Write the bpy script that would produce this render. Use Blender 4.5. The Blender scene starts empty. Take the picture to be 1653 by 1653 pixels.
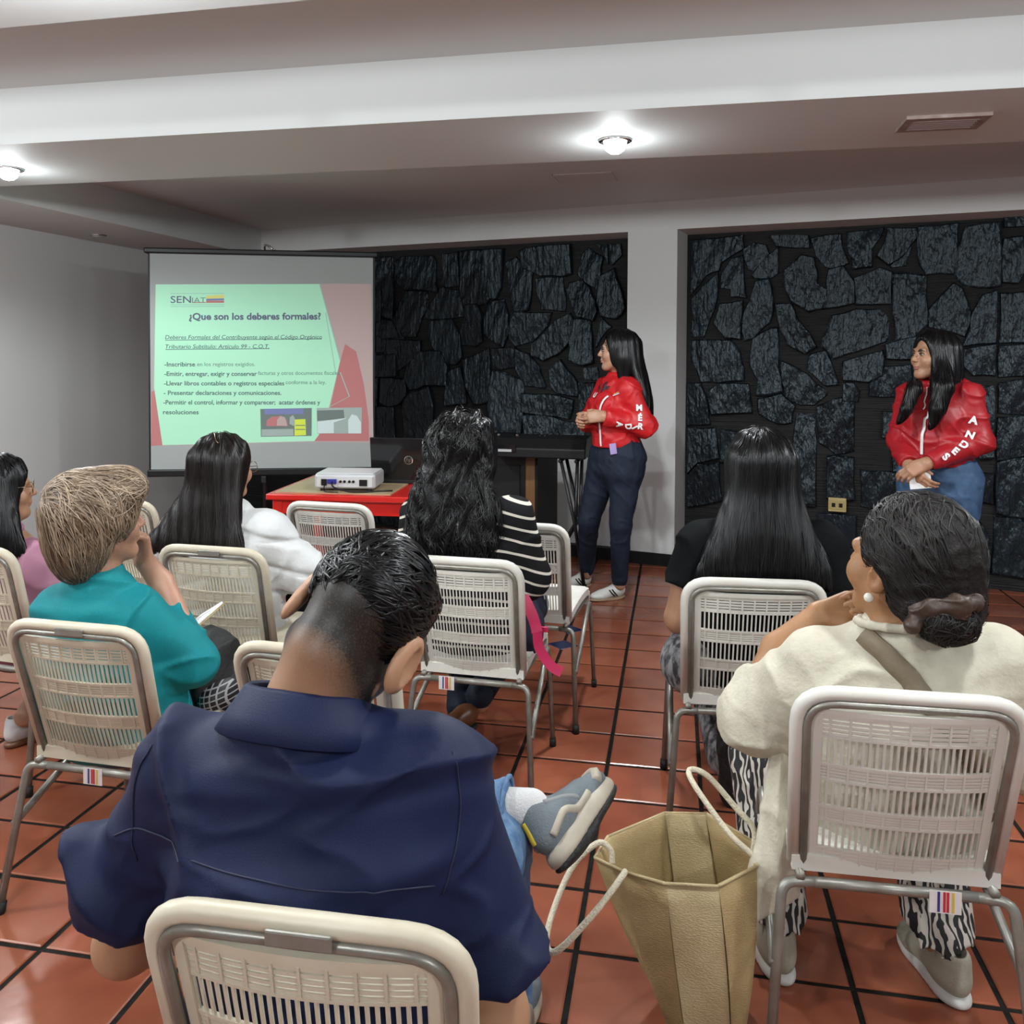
import bpy, bmesh, math, random
import numpy as np
from mathutils import Vector, Matrix
random.seed(7)
S = bpy.context.scene
COL = S.collection

# ------------------------------------------------------------------ camera
cam_data = bpy.data.cameras.new('camera')
cam = bpy.data.objects.new('camera', cam_data)
COL.objects.link(cam)
cam_data.sensor_width = 36.0
cam_data.lens = 36.0 * 1389.5 / 1653.0
cam_data.shift_y = -(826.5 - 613.6) / 1653.0
cam_data.clip_start = 0.05
def _cam_matrix(pitch, yaw, roll, loc):
    cp, sp, cy, sy, cr, sr = (math.cos(pitch), math.sin(pitch), math.cos(yaw), math.sin(yaw), math.cos(roll), math.sin(roll))
    fwd = Vector((-sy * cp, cy * cp, -sp)); right = Vector((cy, sy, 0)); down = fwd.cross(right)
    r2 = cr * right + sr * down; d2 = -sr * right + cr * down
    m = Matrix((r2, -d2, -fwd)).transposed().to_4x4()
    m.translation = loc
    return m
cam.matrix_world = _cam_matrix(0.0272, 0.1881, -0.0051, Vector((0, 0, 1.42)))
S.camera = cam

# ------------------------------------------------------------------ world, lights, exposure
world = bpy.data.worlds.new('world'); S.world = world
world.use_nodes = True
world.node_tree.nodes['Background'].inputs[0].default_value = (0.86, 0.95, 1.0, 1)
world.node_tree.nodes['Background'].inputs[1].default_value = 0.20
S.view_settings.view_transform = 'Standard'
S.view_settings.look = 'None'
S.view_settings.exposure = 0.04
S.view_settings.gamma = 1.0
S.view_settings.use_curve_mapping = False
BULBS = [(-2.94, 3.38), (-0.237, 3.328), (2.45, 3.28), (-3.2, 1.35), (-1.25, 1.35), (0.75, 1.35), (2.7, 1.35), (-1.2, -1.0), (1.4, -1.0)]
for i, (bx_, by_) in enumerate(BULBS):
    far = i < 3                                   # the far beam's lamps throw their light downwards
    ld = bpy.data.lights.new('downlight_lamp', 'SPOT' if far else 'POINT')
    ld.energy = 86.0 if far else (92.0 if i == 3 else (44.0 if i < 7 else 72.0))
    if far: ld.spot_size = math.radians(168); ld.spot_blend = 0.35
    ld.shadow_soft_size = 0.05; ld.color = (0.93, 0.98, 1.0)
    lo = bpy.data.objects.new('downlight_lamp', ld); lo.location = (bx_, by_, 2.165 if far else 2.12); COL.objects.link(lo)
    if far:                                       # and a little sideways, onto the beam around the fitting
        l2 = bpy.data.lights.new('downlight_spill', 'POINT'); l2.energy = 3.2; l2.shadow_soft_size = 0.05; l2.color = (0.9, 0.98, 1.0)
        o2 = bpy.data.objects.new('downlight_spill', l2); o2.location = (bx_, by_, 2.13); COL.objects.link(o2)

# ------------------------------------------------------------------ materials
def mat(name, col, rough=0.6, metal=0.0, spec=0.5, bump=None, vary=None, sub=0.0, coat=0.0, sheen=0.0, rnd=0.0, emit=None, coord='Object'):
    """bump=(scale, strength[, (sx,sy,sz)]), vary=(scale, amount, colour2[, (sx,sy,sz)])"""
    m = bpy.data.materials.new(name); m.use_nodes = True
    nt = m.node_tree; N = nt.nodes; L = nt.links; b = N['Principled BSDF']
    b.inputs['Base Color'].default_value = (*col, 1); b.inputs['Roughness'].default_value = rough
    b.inputs['Metallic'].default_value = metal; b.inputs['Specular IOR Level'].default_value = spec
    if sub: b.inputs['Subsurface Weight'].default_value = sub; b.inputs['Subsurface Radius'].default_value = (0.012, 0.005, 0.003); b.inputs['Subsurface Scale'].default_value = 1.0
    if coat: b.inputs['Coat Weight'].default_value = coat; b.inputs['Coat Roughness'].default_value = 0.15
    if sheen: b.inputs['Sheen Weight'].default_value = sheen
    tc = N.new('ShaderNodeTexCoord')
    def noise(scale, st=None, det=4.0):
        n = N.new('ShaderNodeTexNoise'); n.inputs['Scale'].default_value = scale; n.inputs['Detail'].default_value = det
        if st:
            mp = N.new('ShaderNodeMapping'); mp.inputs['Scale'].default_value = st
            L.new(tc.outputs[coord], mp.inputs[0]); L.new(mp.outputs[0], n.inputs['Vector'])
        else: L.new(tc.outputs[coord], n.inputs['Vector'])
        return n
    last = None
    if vary:
        n = noise(vary[0], vary[3] if len(vary) > 3 else None)
        r = N.new('ShaderNodeValToRGB'); r.color_ramp.elements[0].position = 0.5 - 0.5 * (1 - vary[1]) * 0.5; r.color_ramp.elements[1].position = 0.5 + 0.5 * (1 - vary[1]) * 0.5
        L.new(n.outputs['Fac'], r.inputs[0])
        mx = N.new('ShaderNodeMix'); mx.data_type = 'RGBA'
        mx.inputs['A'].default_value = (*col, 1); mx.inputs['B'].default_value = (*vary[2], 1)
        L.new(r.outputs[0], mx.inputs['Factor']); last = mx.outputs['Result']
    if rnd:
        oi = N.new('ShaderNodeObjectInfo'); hs = N.new('ShaderNodeHueSaturation')
        mr = N.new('ShaderNodeMapRange'); mr.inputs['To Min'].default_value = 1 - rnd; mr.inputs['To Max'].default_value = 1 + rnd
        L.new(oi.outputs['Random'], mr.inputs['Value']); L.new(mr.outputs[0], hs.inputs['Value'])
        if last: L.new(last, hs.inputs['Color'])
        else: hs.inputs['Color'].default_value = (*col, 1)
        last = hs.outputs[0]
    if last: L.new(last, b.inputs['Base Color'])
    if bump:
        n = noise(bump[0], bump[2] if len(bump) > 2 else None, 5.0)
        bp = N.new('ShaderNodeBump'); bp.inputs['Strength'].default_value = bump[1]; bp.inputs['Distance'].default_value = bump[3] if len(bump) > 3 else 0.01
        L.new(n.outputs['Fac'], bp.inputs['Height']); L.new(bp.outputs[0], b.inputs['Normal'])
    if emit:
        b.inputs['Emission Color'].default_value = (*emit[0], 1); b.inputs['Emission Strength'].default_value = emit[1]
    return m

M = {}
M['wall'] = mat('white_wall_paint', (0.62, 0.63, 0.62), 0.55, bump=(18, 0.06), vary=(0.9, 0.1, (0.57, 0.585, 0.58)))
M['ceiling'] = mat('ceiling_paint', (0.58, 0.60, 0.595), 0.6, bump=(7, 0.05))
M['trim_black'] = mat('black_trim', (0.008, 0.008, 0.008), 0.5, spec=.25)
M['joint'] = mat('dark_grout', (0.007, 0.0065, 0.006), 0.8, spec=.12, bump=(60, 0.3), vary=(25, 0.1, (0.018, 0.016, 0.014)))
M['tile'] = mat('terracotta_tile', (0.235, 0.062, 0.031), 0.22, bump=(9, 0.12), vary=(4.5, 0.25, (0.31, 0.100, 0.053)), rnd=0.18, coat=0.25, coord='Object')
M['tile_blue'] = mat('blue_glazed_insert', (0.008, 0.013, 0.06), 0.2)
M['slate'] = mat('slate_stone', (0.0030, 0.0052, 0.0078), 0.30, bump=(9, 0.9, (2.2, 2.2, 0.8), 0.045), vary=(9, 0.3, (0.0070, 0.0115, 0.0165), (2.2, 2.2, 0.7)), rnd=0.4, spec=0.46)
M['slate'].node_tree.nodes['Principled BSDF'].inputs['Specular Tint'].default_value = (.78, .92, 1.0, 1)
M['slate_back'] = mat('dark_slate_backing', (0.0018, 0.0022, 0.0028), 0.7, bump=(5, 1.0, (0.6, 0.6, 22)))
M['tube'] = mat('worn_steel_tube', (0.30, 0.30, 0.27), 0.36, metal=0.45, vary=(22, 0.2, (0.21, 0.19, 0.16)))
M['white_plastic'] = mat('white_chair_plastic', (0.72, 0.71, 0.66), 0.42, vary=(12, 0.15, (0.66, 0.64, 0.58)))
M['beige_plastic'] = mat('beige_chair_plastic', (0.64, 0.59, 0.47), 0.42, vary=(12, 0.15, (0.56, 0.50, 0.38)))
M['rubber'] = mat('black_rubber', (0.012, 0.012, 0.012), 0.7)
M['sticker'] = mat('paper_sticker', (0.70, 0.66, 0.64), 0.6)
M['black_plastic'] = mat('black_plastic', (0.008, 0.008, 0.009), 0.4, spec=.3)
M['black_gloss'] = mat('glossy_black', (0.008, 0.008, 0.009), 0.12)
M['silver_plastic'] = mat('silver_plastic', (0.50, 0.51, 0.52), 0.35, metal=0.3)
M['dark_metal'] = mat('dark_metal', (0.03, 0.03, 0.032), 0.4, metal=0.6)
M['chrome'] = mat('chrome', (0.6, 0.6, 0.6), 0.15, metal=1.0)
M['red_paint'] = mat('red_painted_wood', (0.55, 0.016, 0.012), 0.22, coat=0.3)
M['woodtop'] = mat('pale_wood_top', (0.42, 0.33, 0.20), 0.35, vary=(5, 0.15, (0.30, 0.21, 0.115), (1.2, 14, 1)))
M['brown_wood'] = mat('brown_wood', (0.20, 0.095, 0.035), 0.45, vary=(9, 0.2, (0.13, 0.06, 0.02), (8, 8, 0.6)))
M['screen'] = mat('projection_screen_cloth', (0.30, 0.322, 0.314), 0.8, spec=.2)
M['bulb'] = mat('lit_bulb', (1, 1, 1), 0.4, emit=((0.93, 0.98, 1.0), 24.0))
M['jute'] = mat('jute_cloth', (0.48, 0.365, 0.18), 0.75, bump=(160, 0.35, (1, 1, 3)), vary=(9, 0.2, (0.33, 0.23, 0.10)))
M['jute_light'] = mat('jute_gusset_cloth', (0.58, 0.475, 0.28), 0.7, bump=(160, 0.35, (1, 1, 3)), vary=(9, 0.2, (0.43, 0.33, 0.17)))
M['jute_in'] = mat('jute_lining', (0.30, 0.24, 0.16), 0.7)
M['rope'] = mat('cream_rope', (0.70, 0.63, 0.48), 0.7, bump=(220, 0.6, (1, 1, 1)))
M['paper'] = mat('white_paper', (0.75, 0.76, 0.75), 0.6)

# ------------------------------------------------------------------ object helpers
def link(o, parent=None):
    COL.objects.link(o)
    if parent is not None: o.parent = parent
    return o
def mesh_obj(name, v, f, m, parent=None, smooth=False, loc=None):
    me = bpy.data.meshes.new(name)
    me.from_pydata([tuple(p) for p in v], [], [tuple(q) for q in f])
    me.update()
    if m is not None: me.materials.append(m)
    if smooth: me.polygons.foreach_set('use_smooth', [True] * len(me.polygons))
    o = bpy.data.objects.new(name, me)
    if loc is not None: o.location = loc
    return link(o, parent)
def empty(name, loc=(0, 0, 0), rz=0.0, label=None, cat=None, group=None):
    o = bpy.data.objects.new(name, None); o.empty_display_size = 0.1
    o.location = loc; o.rotation_euler = (0, 0, rz)
    link(o)
    return tag(o, label, cat, group)
def tag(o, label=None, cat=None, group=None, kind=None):
    if label: o['label'] = label
    if cat: o['category'] = cat
    if group: o['group'] = group
    if kind: o['kind'] = kind
    return o
def copy_tree(o, parent=None):
    c = o.copy(); COL.objects.link(c); c.parent = parent
    for ch in list(o.children): copy_tree(ch, c)
    return c

class MB:
    """collects simple solids into one mesh"""
    def __init__(s): s.v = []; s.f = []
    def add(s, v, f):
        n = len(s.v); s.v += [tuple(p) for p in v]; s.f += [tuple(i + n for i in q) for q in f]; return s
    def box(s, a, b, M4=None):
        (x0, y0, z0), (x1, y1, z1) = a, b
        v = [Vector(p) for p in ((x0, y0, z0), (x1, y0, z0), (x1, y1, z0), (x0, y1, z0), (x0, y0, z1), (x1, y0, z1), (x1, y1, z1), (x0, y1, z1))]
        if M4 is not None: v = [M4 @ p for p in v]
        return s.add(v, [(3, 2, 1, 0), (4, 5, 6, 7), (0, 1, 5, 4), (1, 2, 6, 5), (2, 3, 7, 6), (3, 0, 4, 7)])
    def beam(s, a, b, w, h, up=(0, 0, 1)):
        a, b = Vector(a), Vector(b); d = (b - a).normalized(); r = d.cross(Vector(up))
        if r.length < 1e-4: r = d.cross(Vector((1, 0, 0)))
        r.normalize(); u = r.cross(d)
        v = []
        for p in (a, b):
            for i, j in ((-1, -1), (1, -1), (1, 1), (-1, 1)): v.append(p + r * i * w / 2 + u * j * h / 2)
        return s.add(v, [(3, 2, 1, 0), (4, 5, 6, 7), (0, 1, 5, 4), (1, 2, 6, 5), (2, 3, 7, 6), (3, 0, 4, 7)])
    def prism(s, poly, fn0, fn1):
        n = len(poly); v = [fn0(p) for p in poly] + [fn1(p) for p in poly]
        return s.add(v, [tuple(range(n))[::-1], tuple(range(n, 2 * n))] + [(i, (i + 1) % n, n + (i + 1) % n, n + i) for i in range(n)])
    def tube(s, path, r, n=8, closed=False, cap=True):
        P = [Vector(p) for p in path]; m = len(P)
        rr = r if hasattr(r, '__len__') else [r] * m
        v = []; f = []
        ref = None
        for i in range(m):
            a = P[(i - 1) % m] if (closed or i > 0) else P[i]; b = P[(i + 1) % m] if (closed or i < m - 1) else P[i]
            d = (b - a).normalized()
            if ref is None:
                ref = Vector((0, 0, 1)) if abs(d.z) < 0.9 else Vector((1, 0, 0))
            x = ref - d * ref.dot(d)
            if x.length < 1e-5: x = d.orthogonal()
            x.normalize(); ref = x; y = d.cross(x)
            for k in range(n):
                t = 2 * math.pi * k / n
                v.append(P[i] + (x * math.cos(t) + y * math.sin(t)) * rr[i])
        for i in range(m if closed else m - 1):
            for k in range(n):
                f.append((i * n + k, i * n + (k + 1) % n, ((i + 1) % m) * n + (k + 1) % n, ((i + 1) % m) * n + k))
        if cap and not closed:
            f.append(tuple(range(n))[::-1]); f.append(tuple((m - 1) * n + k for k in range(n)))
        return s.add(v, f)
    def lathe(s, prof, c=(0, 0, 0), n=20, M4=None):
        v = []; f = []
        for r, z in prof:
            for k in range(n):
                t = 2 * math.pi * k / n; p = Vector((c[0] + r * math.cos(t), c[1] + r * math.sin(t), c[2] + z))
                v.append(M4 @ p if M4 is not None else p)
        for i in range(len(prof) - 1):
            for k in range(n): f.append((i * n + k, i * n + (k + 1) % n, (i + 1) * n + (k + 1) % n, (i + 1) * n + k))
        f.append(tuple(range(n))[::-1]); f.append(tuple((len(prof) - 1) * n + k for k in range(n)))
        return s.add(v, f)
    def ellipsoid(s, c, r, n=12, M4=None):
        v = []; f = []; m = n // 2
        for i in range(m + 1):
            ph = math.pi * i / m
            for k in range(n):
                t = 2 * math.pi * k / n
                p = Vector((c[0] + r[0] * math.sin(ph) * math.cos(t), c[1] + r[1] * math.sin(ph) * math.sin(t), c[2] + r[2] * math.cos(ph)))
                v.append(M4 @ p if M4 is not None else p)
        for i in range(m):
            for k in range(n): f.append((i * n + k, (i + 1) * n + k, (i + 1) * n + (k + 1) % n, i * n + (k + 1) % n))
        return s.add(v, f)
    def build(s, name, m, parent=None, smooth=False, bevel=0.0, loc=None, seg=2):
        o = mesh_obj(name, s.v, s.f, m, parent, smooth, loc)
        if bevel:
            b = o.modifiers.new('bevel', 'BEVEL'); b.width = bevel; b.segments = seg; b.limit_method = 'ANGLE'; b.angle_limit = 0.7
        return o

def arc_path(pts, rad, n=5):
    """polyline with rounded corners"""
    P = [Vector(p) for p in pts]; out = [P[0]]
    for i in range(1, len(P) - 1):
        a, b, c = P[i - 1], P[i], P[i + 1]
        r = rad[i - 1] if hasattr(rad, '__len__') else rad
        d1 = (a - b); d2 = (c - b); t = min(r, d1.length * 0.49, d2.length * 0.49)
        p0 = b + d1.normalized() * t; p1 = b + d2.normalized() * t
        for k in range(n + 1):
            s = k / n; out.append(p0.lerp(b, s).lerp(b.lerp(p1, s), s))
    out.append(P[-1])
    return out

def text_mesh(txt, size, bold=0.0, shear=0.0, align='LEFT', space=1.0, extrude=0.0):
    cu = bpy.data.curves.new('lettering', 'FONT'); cu.body = txt; cu.size = size; cu.offset = bold; cu.shear = shear
    cu.align_x = align; cu.space_character = space; cu.extrude = extrude; cu.resolution_u = 3
    o = bpy.data.objects.new('lettering', cu); COL.objects.link(o)
    me = bpy.data.meshes.new_from_object(o.evaluated_get(bpy.context.evaluated_depsgraph_get()))
    bpy.data.objects.remove(o); bpy.data.curves.remove(cu)
    return me
def text_obj(name, txt, size, m, M4, parent=None, **k):
    me = text_mesh(txt, size, **k)
    fit = k.get('fit')
    me.transform(M4); me.materials.clear(); me.materials.append(m)
    o = bpy.data.objects.new(name, me)
    return link(o, parent)

# ------------------------------------------------------------------ the room
W0 = Vector((-0.07, 5.915, 0)); WD = Vector((math.cos(math.radians(-13.5)), math.sin(math.radians(-13.5)), 0)); WN = Vector((-WD.y, WD.x, 0))
def wp(u, z, back=0.0):
    p = W0 + WD * u + WN * back
    return (p.x, p.y, z)
def wallbox(mb, u0, u1, z0, z1, b0, b1):
    v = [wp(u0, z0, b0), wp(u1, z0, b0), wp(u1, z0, b1), wp(u0, z0, b1), wp(u0, z1, b0), wp(u1, z1, b0), wp(u1, z1, b1), wp(u0, z1, b1)]
    return mb.add(v, [(3, 2, 1, 0), (4, 5, 6, 7), (0, 1, 5, 4), (1, 2, 6, 5), (2, 3, 7, 6), (3, 0, 4, 7)])
ZC, ZB, ZH = 2.47, 2.25, 2.28
# floor slab and tiles
floor = tag(MB().box((-4.75, -3.4, -0.12), (5.0, 7.4, -0.004)).build('floor', M['joint']), kind='structure')
TX, TY, X0, Y0, JW = 0.221 * 1.42, 0.1697 * 1.42, -0.1554 * 1.42, 1.4198 * 1.42, 0.014
def tile_mesh():
    hx, hy, b = (TX - JW) / 2, (TY - JW) / 2, 0.004
    v = [(-hx, -hy, -0.004), (hx, -hy, -0.004), (hx, hy, -0.004), (-hx, hy, -0.004),
         (-hx, -hy, 0 - b * 0.5), (hx, -hy, 0 - b * 0.5), (hx, hy, 0 - b * 0.5), (-hx, hy, 0 - b * 0.5),
         (-hx + b, -hy + b, 0), (hx - b, -hy + b, 0), (hx - b, hy - b, 0), (-hx + b, hy - b, 0)]
    f = [(0, 1, 5, 4), (1, 2, 6, 5), (2, 3, 7, 6), (3, 0, 4, 7), (4, 5, 9, 8), (5, 6, 10, 9), (6, 7, 11, 10), (7, 4, 8, 11), (8, 9, 10, 11)]
    return v, f
tv, tf = tile_mesh()
tile_me = bpy.data.meshes.new('tile'); tile_me.from_pydata(tv, [], tf); tile_me.materials.append(M['tile'])
cells = []
for i in range(-15, 17):
    for j in range(-22, 23):
        x = X0 + (i + 0.5) * TX; y = Y0 + (j + 0.5) * TY
        if x < -4.6 or x > 4.9 or y > 6.75 or y < -3.3: continue
        d = x * -0.187 + y * 0.982; s = (x * 0.982 + y * 0.187)
        vis = d > 1.05 and abs(s / d) < 0.62 and y > 1.15 and d < 6.4
        cells.append((0 if vis else 1, d if d > 0 else 9, i, j, x, y))
cells.sort()
rest = MB(); n_t = 0
for k, (a, d, i, j, x, y) in enumerate(cells):
    dz = random.uniform(-0.0006, 0.0006)
    if a == 0 and n_t < 300:
        o = bpy.data.objects.new('tile', tile_me); o.location = (x, y, dz); link(o, floor); n_t += 1
    else:
        rest.add([(p[0] + x, p[1] + y, p[2] + dz) for p in tv], tf)
tag(rest.build('tile_field', M['tile'], floor), kind='stuff')
for jj in (9, 10.02):
    c = Vector((X0 - TX, Y0 + jj * TY, 0.0015))
    MB().add([c + Vector((-.075, 0, 0)), c + Vector((0, -.066, 0)), c + Vector((.075, 0, 0)), c + Vector((0, .066, 0)),
              c + Vector((-.078, 0, -.004)), c + Vector((0, -.069, -.004)), c + Vector((.078, 0, -.004)), c + Vector((0, .069, -.004))],
             [(0, 1, 2, 3), (4, 5, 1, 0), (5, 6, 2, 1), (6, 7, 3, 2), (7, 4, 0, 3)]).build('blue_insert', M['tile_blue'], floor)
# ceiling: recess slab + beams (dropped)
ceil = MB().box((-5.0, -3.4, ZC), (5.0, 7.6, ZC + 0.12)).build('ceiling', M['ceiling']); tag(ceil, kind='structure')
def slope_beam(name, ya, yb, x0=-4.6, x1=5.0, rot=-1.6):
    t = math.tan(math.radians(rot)); mb = MB()
    v = []
    for z in (ZB, ZC):
        for x, y in ((x0, ya), (x1, ya), (x1, yb), (x0, yb)): v.append((x, y + t * x, z))
    mb.add(v, [(3, 2, 1, 0), (4, 5, 6, 7), (0, 1, 5, 4), (1, 2, 6, 5), (2, 3, 7, 6), (3, 0, 4, 7)])
    o = mb.build(name, M['ceiling'], ceil); o['label'] = 'white dropped ceiling beam'
    return o
slope_beam('ceiling_beam', 2.925, 3.645)
slope_beam('ceiling_beam', 0.95, 1.885)
slope_beam('ceiling_beam', -1.4, -0.6)
# soffit along the left wall
mb = MB(); v = []
for z in (ZB, ZC):
    for x, y in ((-4.9, 3.5), (-3.57, 3.5), (-3.42, 6.83), (-4.7, 7.2)): v.append((x, y, z))
mb.add(v, [(3, 2, 1, 0), (4, 5, 6, 7), (0, 1, 5, 4), (1, 2, 6, 5), (2, 3, 7, 6), (3, 0, 4, 7)])
mb.build('ceiling_soffit', M['ceiling'], ceil)
# left wall
mb = MB(); v = []
for z in (0, ZC):
    for x, y in ((-4.55, -3.4), (-4.40, -3.4), (-4.12, 7.1), (-4.30, 7.1)): v.append((x - (0.32 if y < 0 else 0), y, z))
mb.add(v, [(3, 2, 1, 0), (4, 5, 6, 7), (0, 1, 5, 4), (1, 2, 6, 5), (2, 3, 7, 6), (3, 0, 4, 7)])
tag(mb.build('wall_left', M['wall']), kind='structure')
# front wall: header, pillar, dado
front = MB()
wallbox(front, -4.6, 5.2, ZH, ZC, 0.0, 0.45)
wallbox(front, -0.27, 0.073, 0.0, ZH, 0.0, 0.45)
wallbox(front, -0.84, -0.27, 0.0, 0.76, 0.06, 0.45)
wf = tag(front.build('wall_front', M['wall']), kind='structure')
bb = MB(); wallbox(bb, -0.845, 0.08, 0.0, 0.085, -0.008, 0.2)
tag(bb.build('baseboard_front', M['trim_black']), kind='structure')
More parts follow.
